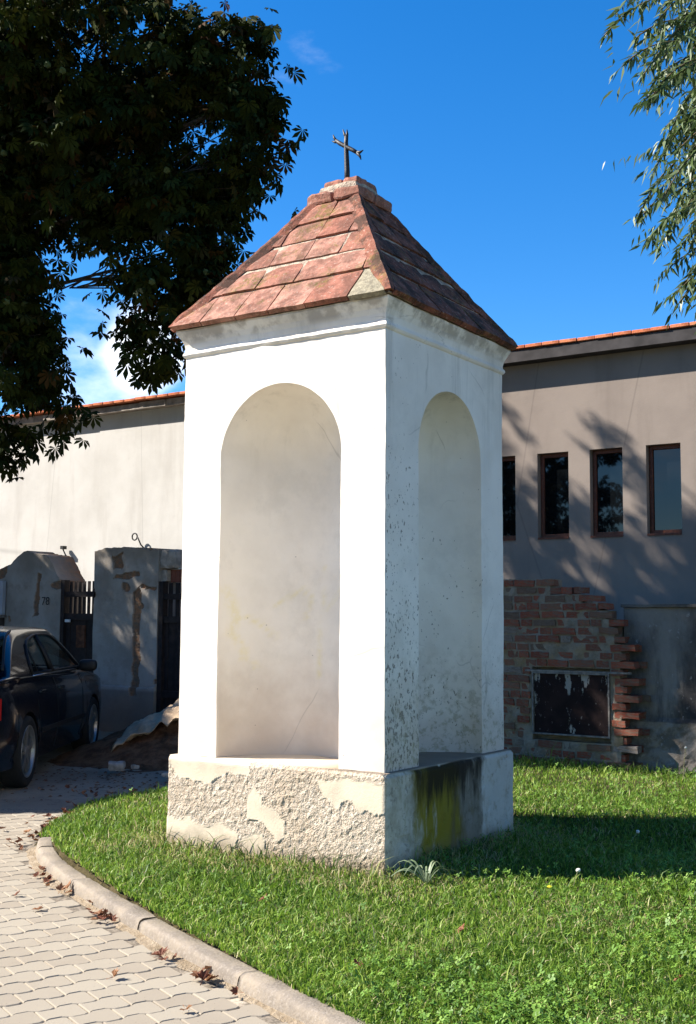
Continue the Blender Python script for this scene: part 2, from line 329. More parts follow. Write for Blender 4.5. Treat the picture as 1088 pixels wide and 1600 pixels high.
CHEST = leafmat('chestnut_leaves', [(0, (.012, .019, .003)), (.6, (.024, .034, .005)), (.86, (.036, .040, .007)), (.95, (.045, .030, .008)), (1, (.060, .026, .008))], .10, .7, .08)
WILL = leafmat('willow_leaves', [(0, (.045, .08, .020)), (.5, (.085, .13, .035)), (1, (.17, .21, .10))], .25, .45, .4)
DEADL = leafmat('dry_leaf', [(0, (.13, .045, .025)), (.5, (.22, .095, .05)), (1, (.34, .19, .09))], .15, .7, .2)
MBARK = simple('grey_brown_bark', (.055, .042, .032), .95, .4, 8, .9, dist=.03); MTWIG = simple('willow_twig', (.09, .07, .035), .9, .3, 20, .2)

# ------------------------------------------------------------------ frames of the place
ANG = -math.atan2(.55178, .83399)               # all walls share this bearing
U = Vector((.83399, -.55178, 0)); N = Vector((.55178, .83399, 0))
PB = Vector((2.0475, 13.755, 0)); PW = Vector((2.17, 11.19, 0)); PC = Vector((-.0044, 7.3964, 0))

# ------------------------------------------------------------------ ground
KB = [(2.4, 1.7), (1.1, 2.85), (.32, 3.78), (-.23, 4.52), (-.46, 4.86), (-.77, 5.32), (-1.01, 5.70), (-1.42, 6.36), (-1.74, 6.95), (-1.93, 7.42), (-2.00, 7.72)]
def crom(P, k=12):
    out = []; P = [np.array(p, float) for p in P]; P = [2 * P[0] - P[1]] + P + [2 * P[-1] - P[-2]]
    for i in range(1, len(P) - 2):
        for j in range(k):
            t = j / k; a, b, c, d = P[i - 1:i + 3]
            out.append(.5 * (2 * b + (c - a) * t + (2 * a - 5 * b + 4 * c - d) * t * t + (3 * b - a - 3 * c + d) * t ** 3))
    out.append(P[-2]); return np.array(out)
KP = crom(KB)
seg = np.linalg.norm(np.diff(KP, axis=0), axis=1); KS = np.concatenate([[0], np.cumsum(seg)])
def kpos(s):
    x = np.interp(s, KS, KP[:, 0]); y = np.interp(s, KS, KP[:, 1]); e = .02
    tx = np.interp(s + e, KS, KP[:, 0]) - np.interp(s - e, KS, KP[:, 0]); ty = np.interp(s + e, KS, KP[:, 1]) - np.interp(s - e, KS, KP[:, 1]); l_ = math.hypot(tx, ty) or 1
    return x, y, ty / l_, -tx / l_         # inward normal (to the lawn side)
kin = [];
for s in np.arange(0, KS[-1], .12):
    x, y, nx, ny = kpos(s); kin.append((x + nx * .100, y + ny * .100))
LAWN = kin + [(-1.86, 7.75), (-2.02, 7.85), (-2.12, 8.5), (-2.10, 9.25), (-1.80, 9.75), (-1.42, 10.2), (-.6, 11.0), (.4, 11.8), (1.1, 11.93), (1.60, 11.60), (9.2, 6.57), (9.2, 1.2), (2.7, 1.2)]
LAWNG = [(kpos(s)[0] + kpos(s)[2] * .080, kpos(s)[1] + kpos(s)[3] * .080) for s in np.arange(0, KS[-1], .12)] + LAWN[len(kin):]
def gz(x, y):
    x = np.asarray(x, float); y = np.asarray(y, float)
    z = .050 + .070 * np.clip((y - 4.2) / 2.4, 0, 1) + .012 * np.sin(x * 2.3 + y) * np.cos(y * 1.9 - x)
    e = np.minimum((x + 2.15) / .45, ((x + 2.05) * .72 - (y - 9.45) * .69) / .45 + .05)
    e = np.where(y > 7.7, np.clip(e, .02, 1), 1); e = np.where(x > 1.2, 1, e); return z * e
g = bpy.data.meshes.new('ground'); g.from_pydata([(-150, -150, -.03), (150, -150, -.03), (150, 150, -.03), (-150, 150, -.03)], [], [(0, 1, 2, 3)]); tag(obj('ground', g, MGRND), kind='structure')
# yard of dusty concrete and earth beyond the pavers
V = []; F = []; nx_, ny_ = 60, 60
for j in range(ny_ + 1):
    for i in range(nx_ + 1):
        x = -13 + 17 * i / nx_; y = 9.05 + 11.5 * j / ny_; V.append((x, y, -.012 + .02 * fbm((x, y, 0), .8) + .12 * max(0, min(1, (y - 12.2) / 2.5))))
for j in range(ny_):
    for i in range(nx_): a_ = j * (nx_ + 1) + i; F.append((a_, a_ + 1, a_ + nx_ + 2, a_ + nx_ + 1))
tag(obj('yard', mesh('yard', V, F, True), MYARD), kind='structure')
# lawn earth
xs = np.arange(-2.3, 9.6, .06); ys = np.arange(.9, 12.2, .06); XX, YY = np.meshgrid(xs, ys); ZZ = gz(XX, YY)
inside = inpoly_np(XX.ravel(), YY.ravel(), LAWN).reshape(XX.shape)
kd = np.array([min(np.hypot(KP[:, 0] - a, KP[:, 1] - b)) for a, b in zip(XX.ravel(), YY.ravel())]).reshape(XX.shape)
ZZ = np.where((~inside) & (YY < 8), -.02, np.where(kd < .12, np.minimum(ZZ, .042), ZZ))
V = np.stack([XX.ravel(), YY.ravel(), ZZ.ravel()], 1); idx = np.arange(XX.size).reshape(XX.shape)
keep = inside[:-1, :-1] | inside[1:, :-1] | inside[:-1, 1:] | inside[1:, 1:]
# keep the sheet off the kerb: a cell counts only if its centre is inside
cxm = (XX[:-1, :-1] + .03).ravel(); cym = (YY[:-1, :-1] + .03).ravel(); keep = inpoly_np(cxm, cym, LAWN).reshape(keep.shape) | keep
F = np.stack([idx[:-1, :-1][keep], idx[:-1, 1:][keep], idx[1:, 1:][keep], idx[1:, :-1][keep]], 1)
tag(obj('lawn', mesh_np('lawn', V, F, smooth=True), MSOIL), kind='structure')

# pavement: sand bed, pavers
pav = empty('pavement', kind='structure')
sb_ = mesh('sand_bed', [(-9, .5, -.006), (2.6, .5, -.006), (2.6, 3, -.006), (-2.0, 9.3, -.006), (-9, 9.3, -.006)], [(0, 1, 2, 3, 4)]); obj('sand_bed', sb_, MSAND, pav)
PL, PH, PA = .170, .124, R(34)
def paver_mesh(gap=.0026, bev=.0035):
    K = 10; A = .0115
    def f(u): # trapezoid wave, period PL
        t = (u / PL) % 1.0; s = math.sin(2 * math.pi * t); return A * max(-1, min(1, s * 2.2))
    top = [(-PL / 2 + gap + (PL - 2 * gap) * i / K, PH / 2 - gap + f(-PL / 2 + PL * i / K)) for i in range(K + 1)]
    bot = [(x, -PH / 2 + gap + f(-PL / 2 + PL * i / K + PL / 2)) for i, (x, _) in enumerate(top)]
    out = bot + top[::-1]; n_ = len(out); V = []
    for x, y in out: V.append((x * (1 - bev / (PL / 2)), y * (1 - bev / (PH / 2)), 0))
    for x, y in out: V.append((x, y, -bev))
    for x, y in out: V.append((x, y, -.03))
    F = [tuple(range(n_))]
    for k in range(2):
        for i in range(n_): F.append((k * n_ + i, (k + 1) * n_ + i, (k + 1) * n_ + (i + 1) % n_, k * n_ + (i + 1) % n_))
    return mesh('paver', V, F)
pm = paver_mesh(); ca, sa = math.cos(PA), math.sin(PA)
KSIDE = [tuple(p) for p in KP] + [(-2.1, 8.0), (-2.16, 8.5), (-2.12, 9.12), (-9, 9.12), (-9, 1.0), (2.4, 1.0)]
cand = []
for r_ in range(-95, 105):
    for k in range(-75, 95):
        u = (k + .5 * (r_ % 2)) * PL; v = r_ * PH; x = -1.2 + u * ca - v * sa; y = 5.2 + u * sa + v * ca
        if -6 < x < 1.6 and 3.2 < y < 9.05: cand.append((x, y, r_))
ca_ = np.array([(c[0], c[1]) for c in cand])
ins = inpoly_np(ca_[:, 0], ca_[:, 1], KSIDE)
near = []
for (x, y, r_), i_ in zip(cand, ins):
    if not i_:
        continue
    near.append((x, y, r_))
def kerb_d(x, y):
    s = np.min(np.hypot(KP[:, 0] - x, KP[:, 1] - y)); return s
near = [c for c in near if kerb_d(c[0], c[1]) > .055]
def vis_score(c):
    x, y = c[0], c[1]; px = x / y; inside_ = -.315 < px < .3 and y > 4.1; return (0 if inside_ else 1, y)
near.sort(key=vis_score)
for i, (x, y, r_) in enumerate(near[:290]):
    o = obj('paver', pm, MPAV, pav, (x, y, random.uniform(-.0012, .0012)), (random.uniform(-.006, .006), random.uniform(-.006, .006), PA))
pv = np.array([v.co[:] for v in pm.vertices]); mb = MB(); pf = [tuple(p.vertices) for p in pm.polygons]
for x, y, r_ in near[290:]:
    if math.hypot(x, y - 6) > 5.5: continue
    mb.add([(x + a * ca - b * sa, y + a * sa + b * ca, c - .0005) for a, b, c in pv], pf)
tag(obj('farther_pavers', mb.me('farther_pavers'), MPAV, pav), kind='stuff')

# kerb
kerb = empty('kerb', kind='structure')
prof = [(0, -.06), (.003, .02), (.008, .044), (.013, .055), (.020, .061), (.030, .064), (.098, .066), (.106, .062), (.110, -.06)]
joints = [KS[np.argmin(np.hypot(KP[:, 0] + .98 - .0, KP[:, 1] - 5.66))]]
j0 = joints[0]; js = sorted(set([j0 + k * 1.0 for k in range(-6, 8)])); js = [max(0, min(KS[-1], j)) for j in js]; js = sorted(set(round(j, 3) for j in js))
for a_, b_ in zip(js[:-1], js[1:]):
    if b_ - a_ < .1: continue
    V = []; F = []; st = np.linspace(a_ + .005, b_ - .005, 26); np_ = len(prof)
    dz = random.uniform(-.004, .004); do = random.uniform(-.004, .004)
    for q, s in enumerate(st):
        x, y, nx, ny = kpos(s); e = min(s - a_, b_ - s); sh = .006 * max(0, 1 - e / .02)
        for k, (o_, z_) in enumerate(prof):
            w_ = .0035 * fbm((x * 1.0, y, z_ + k), 9) + (.005 * fbm((x, y, k), 30) + .010 * max(0, noise.noise(Vector((x * 7, y * 7, 2))) - .35) if 1 < k < 6 else 0); oo = o_ + do + w_ + (sh if k < 6 else 0)
            V.append((x + nx * oo, y + ny * oo, z_ + dz + w_ - (sh if 1 < k < 8 else 0)))
    for q in range(len(st) - 1):
        for k in range(np_ - 1): F.append((q * np_ + k, q * np_ + k + 1, (q + 1) * np_ + k + 1, (q + 1) * np_ + k))
    F.append(tuple(range(np_))); F.append(tuple((len(st) - 1) * np_ + k for k in range(np_))[::-1])
    obj('kerb_stone', mesh('kerb_stone', V, F, True), MKERB, kerb)
V = []; F = []
st = np.linspace(.02, KS[-1] - .02, 90)      # mortar behind and between the stones
for s in st:
    x, y, nx, ny = kpos(s)
    for o_, z_ in [(.02, -.05), (.022, .044), (.04, .055), (.100, .058), (.106, -.05)]: V.append((x + nx * o_, y + ny * o_, z_))
for q in range(len(st) - 1):
    for k in range(4): F.append((q * 5 + k, q * 5 + k + 1, (q + 1) * 5 + k + 1, (q + 1) * 5 + k))
obj('joint_mortar', mesh('joint_mortar', V, F), MSAND, kerb)
# drift of sandy dirt along the foot of the kerb
V = []; F = []
st = np.linspace(1.0, KS[-1] - .02, 120)
for s in st:
    x, y, nx, ny = kpos(s); w = .055 + .045 * fbm((x, y, 2), 2.2) + .012 * fbm((x, y, 5), 14)
    for k in range(6):
        t = k / 5; V.append((x + nx * (.01 - w * t), y + ny * (.01 - w * t), .012 * (1 - t) ** 1.5 + .004 * fbm((x * 1, y, t * 3), 8) * (1 - t) + .001 - .004 * (t > .9)))
for q in range(len(st) - 1):
    for k in range(5): F.append((q * 6 + k, q * 6 + k + 1, (q + 1) * 6 + k + 1, (q + 1) * 6 + k))
MDRIFT = m_soil('sandy_kerb_dirt', (.25, .19, .125), (.35, .28, .20), 14)
tag(obj('kerb_dirt', mesh('kerb_dirt', V, F, True), MDRIFT), kind='stuff', label='thin band of sandy dirt along the foot of the kerb', cat='dirt')

# ------------------------------------------------------------------ chapel
chapel = empty('wayside_chapel', PC, ANG, 'white plastered wayside chapel with arched niches, clay tile roof and iron cross on the lawn', 'chapel')
H0 = .735; ZT = .66; ZC = 3.12
def warp(p, a=.005, b=.0018):
    v = Vector(p); d = noise.noise_vector(v * 1.7) * a + noise.noise_vector(v * 13) * b; return v + d
def seg_dist(px, py, a, b):
    ax, ay = a; bx, by = b; dx, dy = bx - ax, by - ay; t = max(0, min(1, ((px - ax) * dx + (py - ay) * dy) / (dx * dx + dy * dy))); return math.hypot(px - ax - t * dx, py - ay - t * dy)
MARKS = [((-.43, 1.66), (-.40, 1.23)), ((-.265, 1.57), (-.12, 1.67)), ((-.12, 1.67), (-.06, 1.60)), ((-.06, 1.60), (-.09, 1.50)), ((.024, 1.80), (.02, 1.55)), ((.02, 1.55), (-.003, 1.13)), ((.06, 1.55), (.22, 1.69)), ((-.37, 1.22), (-.35, 1.19)), ((-.40, 1.5), (-.25, 1.38))]
def shaft_face(hw, cx, zpeak, rot, marks):
    """one face of the shaft with its apse niche; face in the plane y=-H0, x from -H0 to H0"""
    V = []; MK = []; F = []
    zs = zpeak - hw; NA = 30; NJ = 70; K = 44; T = 14
    outl = [(cx - hw, ZT + (zs - ZT) * i / NJ) for i in range(NJ)] + [(cx - hw * math.cos(math.pi * i / (2 * NA)), zs + hw * math.sin(math.pi * i / (2 * NA))) for i in range(2 * NA + 1)] + [(cx + hw, zs + (ZT - zs) * i / NJ) for i in range(1, NJ + 1)]
    n_ = len(outl); a1 = NJ + int(NA * .9); a2 = n_ - 1 - a1
    def outer(i):
        x, z = outl[i]
        if i <= a1: t = i / a1; return (-H0, ZT + (ZC - ZT) * t)
        if i >= a2: t = (n_ - 1 - i) / a1; return (H0, ZT + (ZC - ZT) * t)
        t = (i - a1) / (a2 - a1); return (-H0 + 2 * H0 * t, ZC)
    for i in range(n_):
        x0, z0 = outer(i); x1, z1 = outl[i]
        for k in range(T + 1):
            t = k / T; V.append((x0 + (x1 - x0) * t, -H0, z0 + (z1 - z0) * t)); MK.append(0)
    for i in range(n_ - 1):
        for k in range(T): a = i * (T + 1) + k; F.append((a, a + 1, a + T + 2, a + T + 1))
    base = len(V); rows = [(ZT + (zs - ZT) * i / NJ, hw) for i in range(NJ)] + [(zs + hw * math.sin(math.pi / 2 * i / NA), hw * math.cos(math.pi / 2 * i / NA)) for i in range(NA)]
    for z, rr in rows:
        for k in range(K + 1):
            th = math.pi * k / K; x = cx - rr * math.cos(th); y = -H0 + rr * math.sin(th)
            m = 0
            if marks:
                px = x - cx
                d = min(seg_dist(px + .02 * noise.noise(Vector((px * 9, z * 9, 0))), z, a, b) for a, b in MARKS); m = max(0, 1 - d / .016)
            V.append((x, y, z)); MK.append(min(1, m * 1.6))
    ap = len(V); V.append((cx, -H0, zpeak)); MK.append(0)
    for i in range(len(rows) - 1):
        for k in range(K): a = base + i * (K + 1) + k; F.append((a, a + K + 1, a + K + 2, a + 1))
    la = base + (len(rows) - 1) * (K + 1)
    for k in range(K): F.append((la + k, ap, la + k + 1))
    c, s = math.cos(rot), math.sin(rot)
    V = [warp((x * c - y * s, x * s + y * c, z)) for x, y, z in V]
    me = mesh('shaft', V, F, True)
    at = me.attributes.new('mark', 'FLOAT', 'POINT'); at.data.foreach_set('value', MK)
    bm = bmesh.new(); bm.from_mesh(me); bm.normal_update()
    for e in bm.edges:
        if len(e.link_faces) == 2 and e.calc_face_angle(0) > R(50): e.smooth = False
    bm.to_mesh(me); bm.free(); return me
meshes = [shaft_face(.44, 0, 2.87, 0, True), shaft_face(.395, .03, 2.87, math.pi / 2, False), shaft_face(.42, 0, 2.87, math.pi, False), shaft_face(.42, 0, 2.87, -math.pi / 2, False)]
for me in meshes: tag(obj('niche_wall', me, MW, chapel))
chapel.children[0]['label'] = 'sunlit face with a tall arched niche and faint yellow paint traces'; chapel.children[1]['label'] = 'shaded face with a narrow arched niche and flaked paint specks'
# cornice: swept square profile
CP = [(.728, 3.10), (.744, 3.112), (.751, 3.124), (.749, 3.136), (.740, 3.146), (.739, 3.160), (.745, 3.19), (.758, 3.22), (.774, 3.245), (.785, 3.262), (.785, 3.276), (.5, 3.282)]
V = []; F = []; SN = 56
for h, z in CP:
    for sd in range(4):
        for i in range(SN):
            t = -1 + 2 * i / SN; x, y = [(t * h, -h), (h, t * h), (-t * h, h), (-h, -t * h)][sd]
            chip = .008 * max(0, noise.noise(Vector((x * 4, y * 4, z * 5))) - .15)
            k_ = 1 - chip / h * 2; V.append(warp((x * k_, y * k_, z), .005, .0022))
n4 = 4 * SN
for i in range(len(CP) - 1):
    for j in range(n4): F.append((i * n4 + j, i * n4 + (j + 1) % n4, (i + 1) * n4 + (j + 1) % n4, (i + 1) * n4 + j))
cme = mesh('cornice', V, F, False); obj('cornice', cme, MW, chapel)
# plinth
PATCH = [[(-.79, .668), (-.404, .68), (-.153, .68), (-.165, .577), (-.296, .598), (-.361, .542), (-.55, .512), (-.676, .517), (-.748, .585)],
 [(-.112, .512), (-.048, .477), (-.034, .419), (.105, .354), (.126, .269), (.082, .245), (-.019, .313), (-.147, .339), (-.17, .447)],
 [(.308, .604), (.645, .621), (.80, .596), (.80, .476), (.736, .416), (.646, .463), (.612, .441), (.543, .51), (.475, .447), (.392, .515)],
 [(-.80, .289), (-.6, .305), (-.462, .258), (-.356, .299), (-.223, .252), (-.222, .15), (-.542, .12), (-.80, .12)],
 [(-.184, .236), (-.057, .269), (-.017, .185), (-.041, .10), (-.157, .10)]]
HP = .78; PS = 210; PZ = 72
V = []; F = []; PT = []
levels = [(.0, .65 * i / PZ) for i in range(PZ + 1)]
def plinth_pt(sd, t, z):
    h = HP; x, y = [(t * h, -h), (h, t * h), (-t * h, h), (-h, -t * h)][sd]; nx, ny = [(0, -1), (1, 0), (0, 1), (-1, 0)][sd]
    p = 0
    if sd in (0, 2, 3):
        wx = t * h + .03 * noise.noise(Vector((x * 9, y * 9, z * 9))) + .012 * noise.noise(Vector((x * 30, y, z * 30))); wz = z + .03 * noise.noise(Vector((x * 9 + 5, y, z * 9)))
        p = 0; qx = wx if sd == 0 else -wx
        for P in PATCH:
            if min(a[0] for a in P) - .02 < qx < max(a[0] for a in P) + .02:
                dd = min(seg_dist(qx, wz, P[q], P[q - 1]) for q in range(len(P))); dd = dd if inpoly(qx, wz, P) else -dd; p = max(p, max(0, min(1, .5 + dd / .012)))
        d = .0055 * p + (1 - p) * ( .0048 * noise.fractal(Vector((x, y, z)) * 34, .8, 2.1, 3)) + .008 * noise.noise(Vector((x * 3, y * 3, z * 3)))
    else:
        p = 1; d = .006 * noise.noise(Vector((x * 4, y * 4, z * 4))) + .004
        if noise.noise(Vector((x * 11, y * 11, z * 11))) > .42: d -= .006; p = .5
    e = (1 - abs(t)) * h; ch = max(0, noise.noise(Vector((x * 5, y * 5, z * 7)))) * .012
    rr = .022 + ch
    inx = 0
    if e < rr: inx = rr - math.sqrt(max(0, rr * rr - (rr - e) ** 2))
    d -= inx * .6
    tz = .65 - z; ct = .018 + max(0, noise.noise(Vector((x * 4 + 3, y * 4, 1)))) * .02
    if tz < ct: d -= (ct - math.sqrt(max(0, ct * ct - (ct - tz) ** 2))) * .8
    return (x + nx * d, y + ny * d, z), p
for z_ in range(PZ + 1):
    z = -.08 + .738 * z_ / PZ
    for sd in range(4):
        for i in range(PS):
            (P_, p) = plinth_pt(sd, -1 + 2 * i / PS, min(z, .65) if z_ < PZ else .658); V.append(P_); PT.append(p)
n4 = 4 * PS
for i in range(PZ):
    for j in range(n4): F.append((i * n4 + j, i * n4 + (j + 1) % n4, (i + 1) * n4 + (j + 1) % n4, (i + 1) * n4 + j))
# top, rings shrinking to the centre
prev = PZ * n4; RN = 24
for q in range(1, RN + 1):
    k_ = 1 - q / RN * .98
    for j in range(n4):
        x, y, _ = V[PZ * n4 + j]; V.append((x * k_, y * k_, .660 + .003 * noise.noise(Vector((x * k_ * 6, y * k_ * 6, 0))))); PT.append(1)
    cur = prev + n4
    for j in range(n4): F.append((prev + j, prev + (j + 1) % n4, cur + (j + 1) % n4, cur + j))
    prev = cur
pme = mesh('plinth', V, F, False); at = pme.attributes.new('patch', 'FLOAT', 'POINT'); at.data.foreach_set('value', [float(p) for p in PT])
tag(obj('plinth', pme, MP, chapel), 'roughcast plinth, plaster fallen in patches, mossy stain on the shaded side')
# roof: mortar bed pyramid, tiles, hips, cap
roof = obj('roof', mesh('roof_bed', [(s * .80, t * .80, 3.285) for s, t in ((-1, -1), (1, -1), (1, 1), (-1, 1))] + [(s * .15, t * .15, 4.165) for s, t in ((-1, -1), (1, -1), (1, 1), (-1, 1))], [(0, 1, 5, 4), (1, 2, 6, 5), (2, 3, 7, 6), (3, 0, 4, 7), (3, 2, 1, 0), (4, 5, 6, 7)]), MMO, chapel)
RB, RTp, ZB, ZTp = .808, .165, 3.290, 4.17
def roofpt(face, x, t, off):
    """x along the eave, t 0..1 up the slope, off normal to the slope"""
    sag = -.018 * math.sin(math.pi * t)
    hh = RB + (RTp - RB) * t; z = ZB + (ZTp - ZB) * t; L = math.hypot(RB - RTp, ZTp - ZB); ny, nz = (ZTp - ZB) / L, (RB - RTp) / L
    o = off + sag; y = -hh - ny * o; zz = z + nz * o; a = face * math.pi / 2
    return (x * math.cos(a) - y * math.sin(a), x * math.sin(a) + y * math.cos(a), zz)
NC = 5
for fc in range(4):
    rnd_ = random.Random(fc * 7 + 3)
    cuts = [0, .235, .44, .63, .81, .985]
    for c_ in range(NC):
        t0, t1 = cuts[c_], cuts[c_ + 1]; h0 = RB + (RTp - RB) * t0; cnt = max(2, round(2 * h0 / .275)); wdt = 2 * h0 / cnt; sh = (c_ % 2) * .5 * wdt + rnd_.uniform(-.03, .03)
        xs_ = [-h0 - wdt + sh + i * wdt + rnd_.uniform(-.018, .018) for i in range(cnt + 3)]
        for a_, b_ in zip(xs_[:-1], xs_[1:]):
            g_ = .0042; tt0 = t0 + (.004 if c_ else -.008); tt1 = t1 - .006; jj = [rnd_.uniform(-.006, .006) for _ in range(4)]
            def lim(t): return RB + (RTp - RB) * t - .030
            l0, l1 = lim(tt0), lim(tt1)
            bx0, bx1 = max(a_ + g_, -l0), min(b_ - g_, l0); lean = rnd_.uniform(-.012, .012); tx0, tx1 = max(a_ + g_ + lean, -l1), min(b_ - g_ + lean, l1)
            if bx1 - bx0 < .05: continue
            if tx1 - tx0 < .012: tx0 = tx1 = max(-l1, min(l1, (bx0 + bx1) / 2)); tx1 += .006; tx0 -= .006
            o0 = .019 + rnd_.uniform(-.005, .006) + (.006 if c_ == 0 else 0); o1 = .010 + rnd_.uniform(-.003, .003)
            G = []; nn = 5
            V = []; F = []
            for jv in range(nn):
                fv = jv / (nn - 1); t = tt0 + (tt1 - tt0) * fv
                for iu in range(nn):
                    fu = iu / (nn - 1); xa = bx0 + (tx0 - bx0) * fv; xb = bx1 + (tx1 - bx1) * fv; x = xa + (xb - xa) * fu
                    edge = (iu in (0, nn - 1)) or (jv in (0, nn - 1)); tj = .006 * noise.noise(Vector((x * 17, t * 23, fc + c_))) if edge else 0
                    off = o0 + (o1 - o0) * fv + .005 * noise.noise(Vector((x * 9, t * 9, fc))) - (.005 if edge else 0); V.append(roofpt(fc, x + (0 if edge and iu in (0, nn - 1) else tj), t + tj * (0 if jv in (0,) and c_ == 0 else 1), off))
            for jv in range(nn - 1):
                for iu in range(nn - 1): q = jv * nn + iu; F.append((q, q + 1, q + nn + 1, q + nn))
            ring = list(range(nn)) + [nn * k + nn - 1 for k in range(1, nn)] + [nn * (nn - 1) + k for k in range(nn - 2, -1, -1)] + [nn * k for k in range(nn - 2, 0, -1)]
            b0 = len(V); cen = Vector(roofpt(fc, 0, .5, 0)) - Vector(roofpt(fc, 0, .5, -.034))
            for q in ring: V.append(Vector(V[q]) - cen * (1.0 if c_ == 0 else .5))
            for q in range(len(ring)): F.append((ring[q], b0 + q, b0 + (q + 1) % len(ring), ring[(q + 1) % len(ring)]))
            F.append(tuple(b0 + q for q in range(len(ring)))[::1])
            pale = (fc == 0 and c_ == 0 and bx1 > l0 - .02)
            me = mesh('tile', V, F, False)
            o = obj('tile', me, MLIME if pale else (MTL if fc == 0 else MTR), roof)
            if pale: o['label'] = 'pale cement patch in place of the corner tile'
# hips: rough mortar over the corners
for k in range(4):
    a = k * math.pi / 2; V = []; F = []; n_ = 40
    for i in range(n_ + 1):
        t = i / n_; h = RB + (RTp - RB) * t; z = ZB + (ZTp - ZB) * t; s_ = -.018 * math.sin(math.pi * t) * .8
        wob = 1 + .3 * noise.noise(Vector((k * 5, t * 11, 0))); w = .058 * wob; hgt = .020 + .010 * noise.noise(Vector((k * 3, t * 17, 5)))
        if t < .04: hgt *= .5 + t * 12
        # corner direction (+,-)
        c0 = Vector((h + s_, -h - s_, z)); along_x = Vector((-1, 0, 0)); along_y = Vector((0, 1, 0)); nrm = Vector((1, -1, 1.15)).normalized()
        down = Vector((0, 0, 1))
        for f_, m_ in ((along_x * w * 1.3, -.012), (along_x * w * .75, .45), (along_x * w * .25, .9), (Vector(), 1.1), (along_y * w * .25, .9), (along_y * w * .75, .45), (along_y * w * 1.3, -.012)):
            fn = Vector((0, -.8, .6)) if f_.x < 0 else Vector((.8, 0, .6)) if f_.y > 0 else nrm
            P_ = c0 + f_ + fn * (hgt * m_ + .006 + .003 * noise.noise(Vector((t * 40, m_ * 9, k)))); V.append((P_.x * math.cos(a) - P_.y * math.sin(a), P_.x * math.sin(a) + P_.y * math.cos(a), P_.z))
    for i in range(n_):
        for j in range(6): q = i * 7 + j; F.append((q, q + 1, q + 8, q + 7))
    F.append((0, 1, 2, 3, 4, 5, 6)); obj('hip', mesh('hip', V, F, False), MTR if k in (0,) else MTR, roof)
# cap bricks
def rough_box(x0, x1, y0, y1, z0, z1, amp=.006, res=4, name='cap_brick', bev=.014):
    bm = bmesh.new(); bmesh.ops.create_cube(bm, size=1)
    bmesh.ops.subdivide_edges(bm, edges=bm.edges[:], cuts=res, use_grid_fill=True)
    for v in bm.verts:
        c = v.co.copy(); k = sum(1 for q in c if abs(q) > .49)
        if k >= 2: c *= (1 - .055 * (k - 1))
        v.co = Vector(((x0 + x1) / 2 + c.x * (x1 - x0), (y0 + y1) / 2 + c.y * (y1 - y0), (z0 + z1) / 2 + c.z * (z1 - z0)))
        v.co += noise.noise_vector(v.co * 16 + Vector((x0 * 31, y0 * 17, z0 * 9))) * amp
    me = bpy.data.meshes.new(name); bm.to_mesh(me); bm.free(); return me
capo = empty('roof_cap'); capo.parent = chapel
cap = obj('cap', rough_box(-.15, .15, -.15, .15, 4.14, 4.285, .008, name='cap_mortar'), MMO, roof)
bpy.data.objects.remove(capo)
for sx, a_, b_ in ((-1, -.205, -.005), (1, .005, .205)):
    for y0, y1 in ((-.205, -.002), (.002, .205)): obj('cap_brick', rough_box(a_, b_, y0, y1, 4.148, 4.222, .011), MCAP, cap)
for a_, b_, y0, y1 in ((-.125, .02, -.125, .125), (.026, .14, -.125, .0), (.022, .14, .006, .12)): obj('cap_brick', rough_box(a_, b_, y0, y1, 4.226, 4.320, .010), MCAP, cap)
# cross
cr = obj('cross', MB().tube([(-.019, 0, 4.30), (-.021, 0, 4.42), (-.026, 0, 4.52), (-.031, 0, 4.61), (-.029, .0, 4.655)], [.020, .019, .017, .015, .014], 8).me('cross_shaft', True), MIRON, chapel)
mb = MB(); mb.tube([(-.112, 0, 4.645), (-.075, 0, 4.615), (-.028, 0, 4.583), (.025, 0, 4.548), (.062, 0, 4.52)], [.012, .015, .015, .014, .012], 8)
mb.tube([(-.108, 0, 4.64), (-.125, 0, 4.665), (-.134, 0, 4.690)], [.012, .009, .003], 6); mb.tube([(-.100, 0, 4.637), (-.12, 0, 4.635), (-.142, 0, 4.648)], [.011, .008, .003], 6)
mb.tube([(.058, 0, 4.525), (.082, 0, 4.522), (.104, 0, 4.531)], [.013, .009, .003], 6); mb.tube([(.058, 0, 4.522), (.078, 0, 4.498), (.088, 0, 4.470)], [.013, .009, .003], 6)
mb.tube([(-.030, 0, 4.645), (-.044, 0, 4.672), (-.056, 0, 4.708)], [.013, .009, .003], 6); mb.tube([(-.029, 0, 4.645), (-.022, 0, 4.668), (-.024, 0, 4.700)], [.013, .009, .003], 6)
arm = obj('cross_arm', mb.me('cross_arm', True), MIRON, cr)

